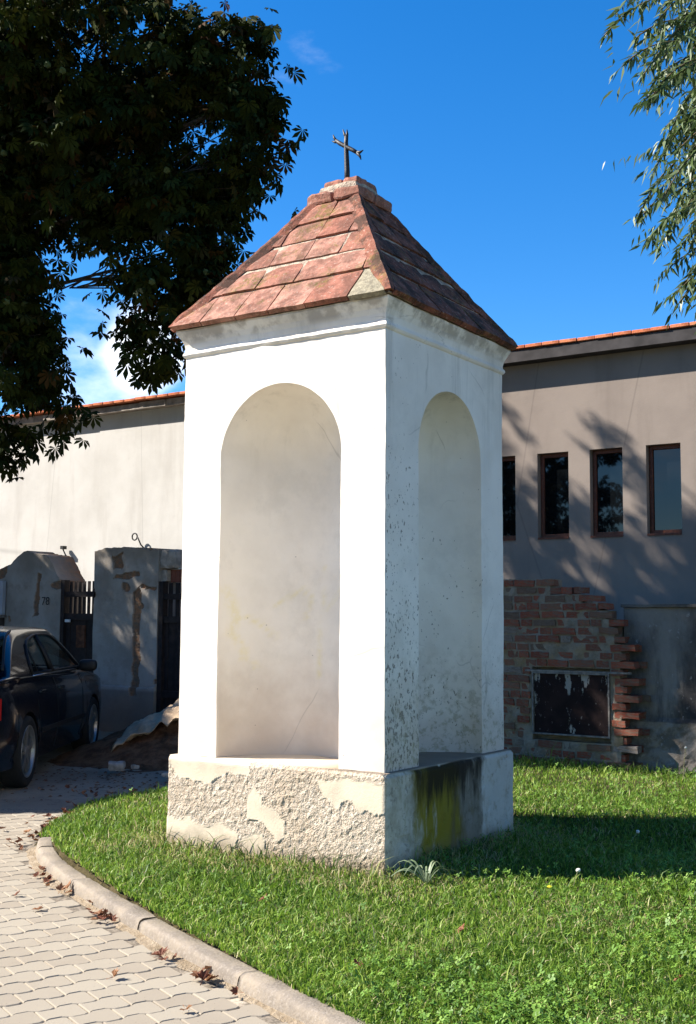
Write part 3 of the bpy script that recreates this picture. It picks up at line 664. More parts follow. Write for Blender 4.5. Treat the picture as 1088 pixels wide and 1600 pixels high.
# ------------------------------------------------------------------ back buildings
def facade(parent, u0, u1, z1, depth, wins, m, name='wall'):
    us = sorted({u0, u1, *[w[0] for w in wins], *[w[1] for w in wins]}); zsn = sorted({0, z1, *[w[2] for w in wins], *[w[3] for w in wins]}); mb = MB()
    for a, b in zip(us[:-1], us[1:]):
        for c, d in zip(zsn[:-1], zsn[1:]):
            if any(a >= w[0] - 1e-6 and b <= w[1] + 1e-6 and c >= w[2] - 1e-6 and d <= w[3] + 1e-6 for w in wins): continue
            mb.add([(a, 0, c), (b, 0, c), (b, 0, d), (a, 0, d)], [(0, 1, 2, 3)])
    for a, b, c, d in wins:
        t = .17; mb.add([(a, 0, c), (b, 0, c), (b, t, c), (a, t, c)], [(0, 3, 2, 1)][::1]); mb.add([(a, 0, d), (b, 0, d), (b, t, d), (a, t, d)], [(0, 1, 2, 3)]); mb.add([(a, 0, c), (a, t, c), (a, t, d), (a, 0, d)], [(0, 1, 2, 3)]); mb.add([(b, 0, c), (b, t, c), (b, t, d), (b, 0, d)], [(0, 3, 2, 1)])
    mb.add([(u0, 0, 0), (u1, 0, 0), (u1, depth, 0), (u0, depth, 0), (u0, 0, z1), (u1, 0, z1), (u1, depth, z1), (u0, depth, z1)], [(0, 4, 7, 3), (1, 2, 6, 5), (3, 7, 6, 2), (4, 5, 6, 7)])
    return obj(name, mb.me(name), m, parent)
WZ0, WZ1 = 2.455, 3.46; WIN = [(-.45, -.065), (.22, .61), (.87, 1.26), (1.535, 1.925)]
bR = empty('taupe_building', PB, ANG, 'taupe rendered building with four slim red-brown windows under orange coping', 'building')
facade(bR, -3.3, 9, 4.549, 7, [(a, b, WZ0, WZ1) for a, b in WIN], MWR)
for a, b in WIN:
    mb = MB(); f = .045; y0, y1 = .085, .15
    mb.box(a + .004, a + f, y0, y1, WZ0 + .004, WZ1 - .004); mb.box(b - f * .55, b - .004, y0, y1, WZ0 + .004, WZ1 - .004); mb.box(a + f, b - f * .55, y0, y1, WZ1 - f, WZ1 - .004); mb.box(a + f, b - f * .55, y0, y1, WZ0 + .004, WZ0 + .055)
    w = obj('window', bevel(mb.me('window_frame'), .003), MFRAME, bR)
    obj('pane', MB().box(a + f - .002, b - f * .55 + .002, .112, .118, WZ0 + .053, WZ1 - f + .002).me('pane'), MGLASS, w)
    obj('sill', MB().box(a + .003, b - .003, -.012, .083, WZ0 - .012, WZ0 + .012).me('sill'), MFRAME, w)
    obj('room_shade_sheet', MB().box(a + .01, b - .01, .165, .175, WZ0, WZ1).me('room_shade'), MROOM, w)  # near-black sheet stands in for the unlit room behind the pane
obj('fascia', MB().box(-3.3, 9, -.185, 0.3, 4.55, 4.685).me('fascia'), MFAS, bR)
bL = empty('pale_building', PB, ANG, 'long pale rendered building wall behind the gate and parked car', 'building')
facade(bL, -14, -3.304, 4.58, 7, [], MWL)
mb = MB(); x = -14.0
while x < -3.31:
    x2 = min(x + random.uniform(.5, 1.3), -3.306); mb.box(x, x2 - .006, -.125 - random.uniform(0, .03), .3, 4.58, 4.675 + random.uniform(-.012, .006)); x = x2
obj('slab_edge', mb.me('slab_edge'), MCONC, bL)
tm = bevel(MB().box(-.106, .106, -.205, .20, 0, .042).me('coping_tile'), .006)
k = 0; x = -13.8
while x < 8.9:
    par = bL if x < -3.35 else bR
    if x > -8.9 or True:
        o = obj('coping_tile', tm, MCOP, par, (x, random.uniform(-.006, .006), 4.688 + random.uniform(-.002, .004)), (R(-2.5) + random.uniform(-.006, .006), random.uniform(-.012, .012), random.uniform(-.012, .012)))
    x += .2165
# thin brackets and fixtures on the pale wall
def fixture(u, z, label, ring):
    e = empty('wall_bracket', PB + U * u + Vector((0, 0, z)), ANG, label, 'bracket')
    mb = MB()
    mb.tube([(.03, 0, -.10), (.03, -.06, -.06), (.02, -.09, .0), (-.0, -.10, .05)], .011, 6); obj('arm', mb.me('arm', True), MIRON, e)
    if ring:
        th = [(-.06 + .05 * math.cos(a), -.10, .06 + .05 * math.sin(a)) for a in np.linspace(0, 2 * math.pi, 17)]; obj('ring', MB().tube(th, .011, 6, False).me('ring', True), MIRON, e)
    else: obj('cap', MB().box(-.03, .03, -.12, -.04, .03, .08).me('cap'), MIRON, e)
fixture(-6.08, 2.63, 'small dark bracket with a ring on the pale wall above the wide pillar', True)
fixture(-7.65, 2.52, 'small dark fixture on the pale wall left of the wide pillar', False)

# ------------------------------------------------------------------ brick wall with its hatch
bw = empty('ruined_brick_wall', PW, ANG, 'ruined red brick wall with toothed right end and a flaking metal hatch', 'wall')
EDGE = {0: .50, 1: .55, 2: .49, 3: .61, 4: .51, 5: .62, 6: .50, 7: .63, 8: .51, 9: .63, 10: .52, 11: .63, 12: .49, 13: .60, 14: .51, 15: .60, 16: .50, 17: .44, 18: .50, 19: .39, 20: .36, 21: .28, 22: .12, 23: -.20}
BM = [rough_box(-.5, .5, -.5, .5, -.5, .5, .02, 2, 'brick') for _ in range(1)]
def brick_mesh(seed):
    rr = random.Random(seed); bm = bmesh.new(); bmesh.ops.create_cube(bm, size=1); bmesh.ops.subdivide_edges(bm, edges=[e for e in bm.edges if abs((e.verts[0].co - e.verts[1].co).x) > .5], cuts=2)
    for v in bm.verts:
        s_ = Vector((.96, 1, .90)) if rr.random() < .5 else Vector((1, 1, 1)); v.co = Vector((v.co.x * s_.x, v.co.y, v.co.z * s_.z)) + Vector((rr.uniform(-.03, .03), rr.uniform(-.03, .03), rr.uniform(-.06, .06)))
    me = bpy.data.meshes.new('brick'); bm.to_mesh(me); bm.free(); me.materials.append(MB_); return me
BMS = [brick_mesh(i) for i in range(7)]
CH = .0775; HX0, HX1, HZ0, HZ1 = -.44, .345, .405, 1.0; D_ = .30
rr = random.Random(4); mort = MB()
for c_ in range(24):
    z = .04 + CH * c_ + CH / 2; xe = EDGE[c_]; x = xe; ci = 0
    if c_ >= 22: xstart = -1.0
    else: xstart = -1.05
    while x > xstart:
        hdr = rr.random() < (.38 if ci else (.5 if xe > .5 else .25)); L = (.13 if hdr else .235) * rr.uniform(.85, 1.12)
        if ci == 0 and xe > .54: L = .25
        x0 = x - L; blocks = []
        if z + CH * .4 > HZ0 and z - CH * .4 < HZ1:
            if x0 < HX1 and x > HX0:
                if x > HX1 + .05: blocks.append((HX1 + .012, x))
                if x0 < HX0 - .05: blocks.append((x0, HX0 - .012))
            else: blocks.append((x0, x))
        else: blocks.append((x0, x))
        for a, b in blocks:
            if c_ > 14 and rr.random() < .05 and a < .2: continue
            o = obj('brick', BMS[rr.randrange(7)], None, bw); yy = rr.uniform(-.012, .006); hh = CH - rr.uniform(.012, .020)
            o.location = ((a + b) / 2, .07 + yy, z + rr.uniform(-.003, .003)); o.scale = (b - a - .018, .14 if yy < 0 else .13, hh); o.rotation_euler = (rr.uniform(-.03, .03), rr.uniform(-.035, .035), rr.uniform(-.05, .05))
        x = x0; ci += 1
    xm = min(xe, EDGE.get(c_ + 1, xe), EDGE.get(c_ - 1, xe)) - .045
    def mbx(a, b):
        if b - a < .03: return
        n_ = max(2, int((b - a) / .03)); V = []; F = []
        for i in range(n_ + 1):
            xx = a + (b - a) * i / n_
            for q, zz in enumerate((z - CH / 2, z - CH * .25, z, z + CH * .25, z + CH / 2)):
                V.append((xx, .008 + .011 * noise.noise(Vector((xx * 11, zz * 11, 3))), zz))
            V.append((xx, D_ - .01, z + CH / 2)); V.append((xx, D_ - .01, z - CH / 2))
        for i in range(n_):
            for q in range(7): F.append((i * 7 + q, (i + 1) * 7 + q, (i + 1) * 7 + (q + 1) % 7, i * 7 + (q + 1) % 7))
        F.append(tuple(range(7))); F.append(tuple(n_ * 7 + q for q in range(7))[::-1]); mort.add(V, F)
    if z + CH * .5 > HZ0 and z - CH * .5 < HZ1: mbx(-1.05, HX0 - .004); mbx(HX1 + .004, xm)
    else: mbx(-1.05, xm)
mort.box(-1.04, .40, .12, D_ - .02, .06, 1.5)
tag(obj('mortar', mort.me('mortar', False), MMORT, bw))
# rear leaf of bricks seen in the toothing
for c_ in range(1, 17, 2):
    z = .04 + CH * c_ + CH / 2; o = obj('brick', BMS[c_ % 7], None, bw, (EDGE[c_] - .02 - .05 * ((c_ // 2) % 2), .215, z)); o.scale = (.13, .14, CH - .014)
hatch = obj('hatch', bevel(MB().box(HX0 + .015, HX1 - .015, .012, .03, HZ0 + .015, HZ1 - .015).me('hatch_panel'), .003), MPANEL, bw)
mb = MB(); f = .014; y0, y1 = -.012, .03
mb.box(HX0, HX0 + f, y0, y1, HZ0, HZ1); mb.box(HX1 - f, HX1, y0, y1, HZ0, HZ1); mb.box(HX0 + f, HX1 - f, y0, y1, HZ0, HZ0 + f); mb.box(HX0 + f, HX1 - f, y0, y1, HZ1 - f, HZ1)
obj('hatch_frame', mb.me('hatch_frame'), MGALV, hatch)
obj('lintel', MB().box(HX0 - .07, HX1 + .20, -.012, .05, HZ1 + .002, HZ1 + .020).me('lintel'), MGALV, bw)

# grey wall to the right
gwl = empty('grey_garden_wall', PW, ANG, 'stained grey garden wall with flat coping right of the ruined brickwork', 'wall')
V = []; F = []; nu, nz = 200, 40
for j in range(nz + 1):
    for i in range(nu + 1):
        u = .42 + 8.5 * i / nu; z = 1.62 * j / nz; lo = 1 if z < .60 else 0; V.append((u, .20 - .02 * lo + .012 * fbm((u, z, 0), 2.5) + (.012 * fbm((u, z, 4), 14) if lo else 0), z))
for j in range(nz):
    for i in range(nu): q = j * (nu + 1) + i; F.append((q, q + 1, q + nu + 2, q + nu + 1))
mbw = MB().add(V, F); mbw.box(.43, 8.9, .25, .46, 0, 1.618); obj('wall_body', mbw.me('wall_body', False), MSTN, gwl)
obj('coping', rough_box(.40, 8.92, .165, .50, 1.622, 1.652, .006, 24, 'coping'), MDCO, gwl)

# ------------------------------------------------------------------ gate pillars and gates
def pillar(name, prof_top, u0, u1, zb, y0, y1, peels, label, seed):
    e = empty(name, PW, ANG, label, 'pillar'); V = []; F = []; PE = []; nu = int((u1 - u0) / .013); nz = 170
    def topz(u):
        for (a, za), (b, zb_) in zip(prof_top[:-1], prof_top[1:]):
            if a <= u <= b: return za + (zb_ - za) * (u - a) / (b - a + 1e-9)
        return prof_top[-1][1]
    for j in range(nz + 1):
        for i in range(nu + 1):
            u = u0 + (u1 - u0) * i / nu; tz = topz(u) + .022 * noise.noise(Vector((u * 14, seed, 0))); z = zb + (tz - zb) * j / nz
            wu = u + .04 * noise.noise(Vector((u * 8, z * 8, seed))); wz = z + .05 * noise.noise(Vector((u * 7, z * 7, seed + 3)))
            p = 1 if any(inpoly(wu, wz, P) for P in peels) or noise.noise(Vector((u * 4.2, z * 5.5, seed + 8))) > (.62 if z < 1.6 else .45) else 0
            out = -.035 if z < .66 else 0; PE.append(p); V.append((u, y0 + out + (.022 if p else 0) + .008 * noise.noise(Vector((u * 4, z * 4, seed))) + (.008 * noise.noise(Vector((u * 40, z * 40, 1))) if p else 0), z))
    for j in range(nz):
        for i in range(nu): q = j * (nu + 1) + i; F.append((q, q + 1, q + nu + 2, q + nu + 1))
    # sides, top, back
    rg = [j * (nu + 1) for j in range(nz + 1)]; lg = [j * (nu + 1) + nu for j in range(nz + 1)]; tg = [nz * (nu + 1) + i for i in range(nu + 1)]
    for ring, rev in ((rg, 0), (lg, 1), (tg, 1)):
        b = len(V)
        for q in ring: V.append((V[q][0], y1, V[q][2] + .01 * random.uniform(-1, 1))); PE.append(0 if ring is not tg else 1)
        for i in range(len(ring) - 1):
            f_ = (ring[i], ring[i + 1], b + i + 1, b + i); F.append(f_[::-1] if rev == 0 else f_)
    me = mesh('masonry', V, F, False); at = me.attributes.new('peel', 'FLOAT', 'POINT'); at.data.foreach_set('value', [float(p) for p in PE])
    obj('masonry', me, MPIL, e); return e
p2 = pillar('wide_gate_pillar', [(-6.42, 2.33), (-6.3, 2.36), (-5.9, 2.37), (-5.34, 2.33)], -6.42, -5.34, 0, -.02, .50, [[(-5.74, .55), (-5.62, .55), (-5.62, 1.80), (-5.66, 1.86), (-5.74, 1.80)], [(-6.10, 1.98), (-5.66, 2.0), (-5.66, 2.06), (-6.05, 2.03)], [(-6.1, 2.10), (-5.95, 2.08), (-5.93, 2.28), (-6.12, 2.28)]], 'wide grey rendered gate pillar with a long strip of bared brick', 2.3)
obj('bracket_head', rough_box(-5.36, -5.09, .0, .40, 2.09, 2.325, .012, 5, 'bracket_head'), MCONC, p2); obj('corbel', rough_box(-5.36, -5.25, .03, .3, 1.94, 2.085, .012, 4, 'corbel'), MCONC, p2)
p1 = pillar('ruined_gate_pillar', [(-8.85, 2.0), (-8.5, 2.06), (-8.25, 2.14), (-8.0, 2.20), (-7.82, 2.33), (-7.68, 2.38), (-7.5, 2.33), (-7.3, 2.31), (-7.20, 2.2), (-7.12, 2.08), (-7.02, 1.96)], -8.85, -7.02, 0, -.02, .42, [[(-7.52, 1.50), (-7.44, 1.55), (-7.40, 2.05), (-7.46, 2.07), (-7.50, 1.80)], [(-8.8, 1.86), (-8.1, 2.02), (-8.0, 2.3), (-8.9, 2.1)]], 'broken-topped grey gate pillar with a meter box and house number', 5.1)
e = empty('meter_box', PW + U * -8.22, ANG, 'grey meter box on the broken-topped pillar at the left edge', 'box')
obj('casing', bevel(MB().box(-.30, .17, -.10, -.03, 1.53, 1.98).me('casing'), .008), simple('grey_enamel', (.33, .35, .39), .6, .1, 4, .05), e); obj('ledge', MB().box(-.34, .19, -.12, -.03, 1.495, 1.525).me('ledge'), MGALV, e)
obj('recess_shade_panel', MB().box(-.30, .15, -.045, -.028, 1.2, 1.49).me('recess_shade_panel'), MGATE, e)  # flat panel whose dark colour stands in for the shade of a recess
# number 78 plate: painted figures
e = empty('house_number', PW + U * -7.285, ANG, 'small dark house number 78 painted on the broken-topped pillar', 'sign')
tcu = bpy.data.curves.new('digits', 'FONT'); tcu.body = '78'; tcu.size = .15; tcu.extrude = .001; tcu.align_x = 'CENTER'; tmp_ = bpy.data.objects.new('digits', tcu); to = obj('digits', bpy.data.meshes.new_from_object(tmp_), MIRON, e); bpy.data.objects.remove(tmp_); to.location = (0, -.031, 1.66); to.rotation_euler = (R(90), 0, 0)
def gate(name, u0, u1, zr, ztop, label, n, post):
    e = empty(name, PW, ANG, label, 'gate'); y = .015; w = u1 - u0
    nb = max(3, int(w / .12))
    for i in range(nb): a = u0 + w * i / nb; obj('board', MB().box(a + .003, a + w / nb - .003, y + .02 + .004 * (i % 2), y + .045, .12, zr - .02, .001).me('board'), MGATE, e)
    obj('rail', MB().box(u0, u1, y - .01, y + .035, zr - .06, zr + .02).me('rail'), MGATE, e); obj('rail', MB().box(u0, u1, y - .01, y + .035, ztop - .20, ztop - .13).me('rail'), MGATE, e); obj('rail', MB().box(u0, u1, y - .015, y + .019, .55, .63).me('rail'), MGATE, e)
    if post: obj('post', MB().box(u0 + .004, u0 + .07, y - .03, y + .06, .1, ztop + .02).me('post'), MGATE, e)
    s0 = u0 + (.10 if post else .02)
    for i in range(n):
        a = s0 + (u1 - s0) * i / n; obj('slat', MB().box(a, a + (u1 - s0) / n * .50, y + .036, y + .050, zr + .0, ztop, .003).me('slat'), MGATE, e)
    return e
ga = gate('slatted_gate', -7.03, -6.44, 1.53, 1.96, 'dark wooden gate with open slats between the two pillars', 6, True)
obj('white_tag', MB().box(-6.93, -6.85, -.02, .003, 1.44, 1.475).me('white_tag'), simple('white_enamel', (.6, .6, .6), .5, .1, 5, 0), ga)
obj('rusty_plate', MB().box(-6.75, -6.60, .012, .034, 1.12, 1.40).me('rusty_plate'), simple('rust', (.10, .04, .02), .9, .5, 12, .3), ga)
gate('tall_slatted_gate', -5.33, -4.2, 1.50, 1.92, 'dark wooden gate with open slats right of the wide pillar', 9, True)
e = empty('red_brown_awning', PW, ANG, 'red-brown metal sheet above the gate right of the wide pillar', 'awning'); 
mb = MB()
for i in range(14): mb.box(-5.24 + .07 * i, -5.24 + .07 * i + .066, .10, .13 + .012 * (i % 2), 1.93, 2.085)
obj('sheet', mb.me('sheet'), simple('red_brown_sheet', (.16, .05, .03), .6, .2, 10, .1), e); obj('edging', MB().box(-5.248, -4.25, .08, .15, 2.0865, 2.10).me('edging'), simple('pale_edging', (.5, .48, .46), .6, .1, 5, 0), e)
# low link wall hidden behind the chapel, between the gate and the ruined brickwork
e = empty('plastered_link_wall', PW, ANG, 'grey rendered wall joining the gate to the ruined brickwork behind the chapel', 'wall'); obj('masonry', rough_box(-4.18, -1.06, .0, .32, 0, 1.85, .02, 12, 'masonry'), MSTN, e)

# ------------------------------------------------------------------ dirt heap, tarp, rubble
V = []; F = []; nu, nv = 90, 60; DC = Vector((-1.75, 12.75, 0))
def heap(x, y):
    d = math.hypot((x - DC.x) / 1.45, (y - DC.y) / 1.0); h = .58 * max(0, 1 - d) ** 1.1; d2 = math.hypot((x + 2.5) / .7, (y - 12.6) / .8); h = max(h, .10 * max(0, 1 - d2))
    return -.02 + h + (.10 * h + .012) * fbm((x, y, 0), 5) + .012 * max(0, 1 - d) * fbm((x, y, 3), 18) + .02 * max(0, min(1, 1.3 - d))
for j in range(nv + 1):
    for i in range(nu + 1): x = DC.x - 1.75 + 3.5 * i / nu; y = DC.y - 1.3 + 2.5 * j / nv; V.append((x, y, heap(x, y)))
for j in range(nv):
    for i in range(nu): q = j * (nu + 1) + i; F.append((q, q + 1, q + nu + 2, q + nu + 1))
tag(obj('earth_heap', mesh('earth_heap', V, F, True), MDIRT), 'heap of loose brown earth beside the chapel in front of the gate', 'earth', kind='stuff')
V = []; F = []; nu, nv = 44, 30
for j in range(nv + 1):
    for i in range(nu + 1):
        a, b = i / nu, j / nv; x = -2.42 + 1.25 * a + .12 * b; y = 12.15 + .75 * b + .1 * a
        z = .18 + .62 * a ** .8 + .10 * b + .09 * noise.noise(Vector((a * 4 + b * 5, b * 2.5 - a * 3, 0))) + .035 * noise.noise(Vector((a * 15 + b * 8, b * 9 - a * 8, 2))) + .10 * abs(noise.noise(Vector((a * 9 + b * 8, b * 3 - a * 6, 7)))) - .16 * (1 - b) * (.5 + .5 * noise.noise(Vector((a * 7, 3, 0))))
        V.append((x, y, max(z, heap(x, y) + .015)))
for j in range(nv):
    for i in range(nu): q = j * (nu + 1) + i; F.append((q, q + 1, q + nu + 2, q + nu + 1))
tarp = obj('crumpled_tarp', mesh('crumpled_tarp', V, F, True), simple('tan_tarp', (.38, .27, .17), .7, .25, 8, .4)); tag(tarp, 'crumpled tan tarpaulin lying over the earth heap', 'tarpaulin')
md = tarp.modifiers.new('thick', 'SOLIDIFY'); md.thickness = .006
STN = simple('pale_rubble', (.30, .27, .24), .95, .3, 20, .6)
for i, (x, y, s, lb) in enumerate([(-2.22, 11.45, .075, 'largest pale stone lying at the foot of the earth heap'), (-2.06, 11.55, .035, 'small pale stone just right of the largest stone by the earth heap'), (-1.55, 10.72, .05, 'pale stone near the chapel corner at the lawn edge'), (-1.66, 10.95, .04, 'small pale stone behind the lawn edge near the chapel corner')]):
    o = obj('stone', rough_box(-s, s, -s * .8, s * .8, -s * .5, s * .6, s * .25, 3, 'stone'), STN, None, (x, y, .03 + s * .4), (0, 0, i)); tag(o, lb, 'stone')
# scattered crumbs of earth and rubble on the yard (nobody could count them)
P = []; 
for i in range(520):
    x = rng.normal(-2.1, .75); y = rng.normal(11.2, .7)
    if y < 9.6 or inpoly(x, y, LAWN): continue
    P.append((x, y, rng.uniform(.004, .018)))
mb = MB()
for x, y, s in P:
    z = .0 + (.12 * max(0, min(1, (y - 12.2) / 2.5))); z = max(z, heap(x, y) if abs(x - DC.x) < 1.7 and abs(y - DC.y) < 1.2 else z)
    mb.add([(x + s * random.uniform(.7, 1.3) * a, y + s * b, z + s * .5 * c) for a, b, c in ((-1, -1, 0), (1, -.8, 0), (.9, 1, 0), (-1, .9, 0), (0, 0, 1.3))], [(0, 1, 4), (1, 2, 4), (2, 3, 4), (3, 0, 4)])
tag(obj('earth_crumbs', mb.me('earth_crumbs'), MDIRT), 'scattered crumbs of earth over the dusty yard', 'earth', kind='stuff')

# ------------------------------------------------------------------ car
PAINT = NT('navy_black_car_paint', .22, .35); PAINT.col((.001, .0015, .006)); PAINT.b.inputs['Coat Weight'].default_value = .6; PAINT.b.inputs['Coat Roughness'].default_value = .04; PAINT = PAINT.m
RUB = simple('black_rubber', (.012, .012, .012), .8, .2, 40, .2); TRIM = simple('black_trim', (.01, .01, .011), .5, .2, 10, 0); CHR = simple('satin_chrome', (.55, .56, .58), .25, .05, 4, 0, metal=1)
ALLOY = simple('alloy_rim', (.34, .34, .33), .38, .1, 10, 0, metal=.85); CGL = m_glass('car_glass', (.62, .72, .70), .62, .01); REDL = simple('red_lamp_lens', (.35, .012, .008), .15, .1, 5, 0, spec=.6); SEAT = simple('dark_seat_cloth', (.02, .02, .024), .9, .2, 30, .1)
car = empty('parked_car', (-3.69, 10.5, -.01), 0, 'dark navy saloon car with alloy wheels parked facing the gate pillars', 'car')
W2 = .87
def body_w(y):    # half width in plan
    w = W2
    if y < -.35: w -= .22 * ((-.35 - y) / .62) ** 2.4
    if y > 2.9: w -= .26 * ((y - 2.9) / .75) ** 2.2
    return w
def deck(y):      # height of shoulder/deck line
    if y < -.2: return .985 - .05 * ((-.2 - y) / .75) ** 2
    if y < 2.1: return .95 + .02 * math.cos((y) * 1.5)
    return .945 - .20 * ((y - 2.1) / 1.5) ** 1.6
def sill(y):
    b = .21 + (.10 if (y < -.6 or y > 3.2) else 0)
    for ay in (0, 2.65):
        d = abs(y - ay)
        if d < .355: b = max(b, .315 + math.sqrt(.355 ** 2 - d * d) * .98)
    return b
sts = sorted(set([-.97, -.955, -.93, -.88, -.8, -.7, -.6, -.5, -.42] + [ay + .355 * math.sin(R(t)) for ay in (0, 2.65) for t in range(-90, 91, 10)] + [.36, .42, .5, .7, .9, 1.1, 1.3, 1.5, 1.7, 1.9, 2.1, 2.2, 2.28, 3.02, 3.1, 3.25, 3.4, 3.5, 3.57, 3.6, 3.62]))
def sec(y):
    zb, zt, w = sill(y), deck(y), body_w(y); e = 1
    if y < -.9: zt_ = zt - .08 * ((-.9 - y) / .07); zb_ = zb + .05 * ((-.9 - y) / .07); zt, zb = zt_, zb_
    if y > 3.5: zt -= .12 * ((y - 3.5) / .12); zb += .06 * ((y - 3.5) / .12)
    pts = []
    def bulge(z): f = (z - .2) / .75; return w * (1 - .03 * abs(f - .45) ** 1.5 * 3 - (.055 * max(0, f - .80) / .2) ** 1.0) - (.02 if z < .3 else 0)
    zz = [zb + (zt - .035 - zb) * q for q in (0, .12, .25, .4, .55, .68, .76, .82, .9, 1)]
    for z in zz:
        groove = .006 if abs(z - .56) < .02 else 0
        pts.append((bulge(z) - groove, z))
    pts += [(w * .955, zt - .010), (w * .90, zt), (w * .6, zt + .012), (w * .3, zt + .018), (0, zt + .02)]; return pts
mb = MB(); NS = len(sec(0))
for sgn in (1, -1):
    V = []; F = []
    for y in sts:
        for x, z in sec(y): V.append((sgn * x, y, z))
    for i in range(len(sts) - 1):
        for k in range(NS - 1):
            f_ = (i * NS + k, (i + 1) * NS + k, (i + 1) * NS + k + 1, i * NS + k + 1); F.append(f_ if sgn > 0 else f_[::-1])
    mb.add(V, F)
    for i in (0, len(sts) - 1):
        y = sts[i]; s_ = sec(y); b = [(sgn * x, y, z) for x, z in s_]; mb.add(b + [(0, y, s_[0][1])], [tuple(range(NS + 1))])
body = obj('body', mb.me('body', True), PAINT, car)
mo = body.modifiers.new('weld', 'WELD'); mo.merge_threshold = .0005
# dark wheel houses and underside
mb = MB(); mb.box(-.78, .78, .40, 2.25, .19, .30); mb.box(-.60, .60, -.85, 3.45, .22, .55); obj('underbody', mb.me('underbody'), TRIM, car)
for s_ in (-1, 1):
    for ay in (0, 2.65):
        V = []; F = []
        for t in range(-100, 101, 10):
            a = R(t); V += [(s_ * (body_w(ay) - .008), ay + .358 * math.sin(a), .315 + .358 * math.cos(a) * .98), (s_ * .56, ay + .358 * math.sin(a), .315 + .358 * math.cos(a) * .98)]
        for i in range(20): F.append((2 * i, 2 * i + 1, 2 * i + 3, 2 * i + 2))
        obj('wheel_house', mesh('wheel_house', V, F, True), TRIM, body)
# greenhouse
def rz(y):   # top line of the cabin
    if y < .45: t = (y + .42) / .87; return .985 + (1.375 - .985) * math.sin(max(0, min(1, t)) * math.pi / 2) ** 1.0
    if y < 1.55: return 1.375 + .045 * math.sin((y - .45) / 1.1 * math.pi * .5 + .5) - .02
    t = (y - 1.55) / .80; return 1.40 - (1.40 - .955) * max(0, min(1, t)) ** 1.25
def gw_(z): q = max(0, min(1, (z - .94) / .45)); return .800 - .215 * q ** 1.25
gy = np.arange(-.42, 2.36, .03)
SIDE = [(.33, .985), (.34, 1.07), (.40, 1.17), (.50, 1.245), (.66, 1.295), (.9, 1.325), (1.2, 1.335), (1.45, 1.325), (1.62, 1.285), (1.85, 1.17), (2.08, 1.03), (2.15, .985)]
RDIV = 1.02
REARW = lambda y: -.33 < y < .36; FRONTW = lambda y: 1.66 < y < 2.30
mb = MB(); NZ = 14; NT_ = 10
for sgn in (1, -1):
    V = []; F = []; tot = NZ + NT_ + 1
    for y in gy:
        zt = rz(y); 
        for k in range(NZ + 1):
            z = .935 + (zt - .03 - .935) * k / NZ; V.append((sgn * gw_(z), y, z))
        wt = gw_(zt - .03)
        for k in range(1, NT_ + 1):
            q = k / NT_; V.append((sgn * wt * (1 - q) , y, zt - .03 + .03 * min(1, q * 6) ** .6 + .018 * q))
    for i in range(len(gy) - 1):
        for k in range(tot - 1):
            ids = (i * tot + k, (i + 1) * tot + k, (i + 1) * tot + k + 1, i * tot + k + 1); cy = sum(V[q][1] for q in ids) / 4; cz = sum(V[q][2] for q in ids) / 4; cxx = abs(sum(V[q][0] for q in ids) / 4)
            if k < NZ and inpoly(cy, cz, SIDE): continue
            if k >= NZ and (REARW(cy) or FRONTW(cy)) and cxx < .93 * gw_(rz(cy) - .03) - .02: continue
            F.append(ids if sgn > 0 else ids[::-1])
    mb.add(V, F)
cabin = obj('cabin', mb.me('cabin', True), PAINT, car)
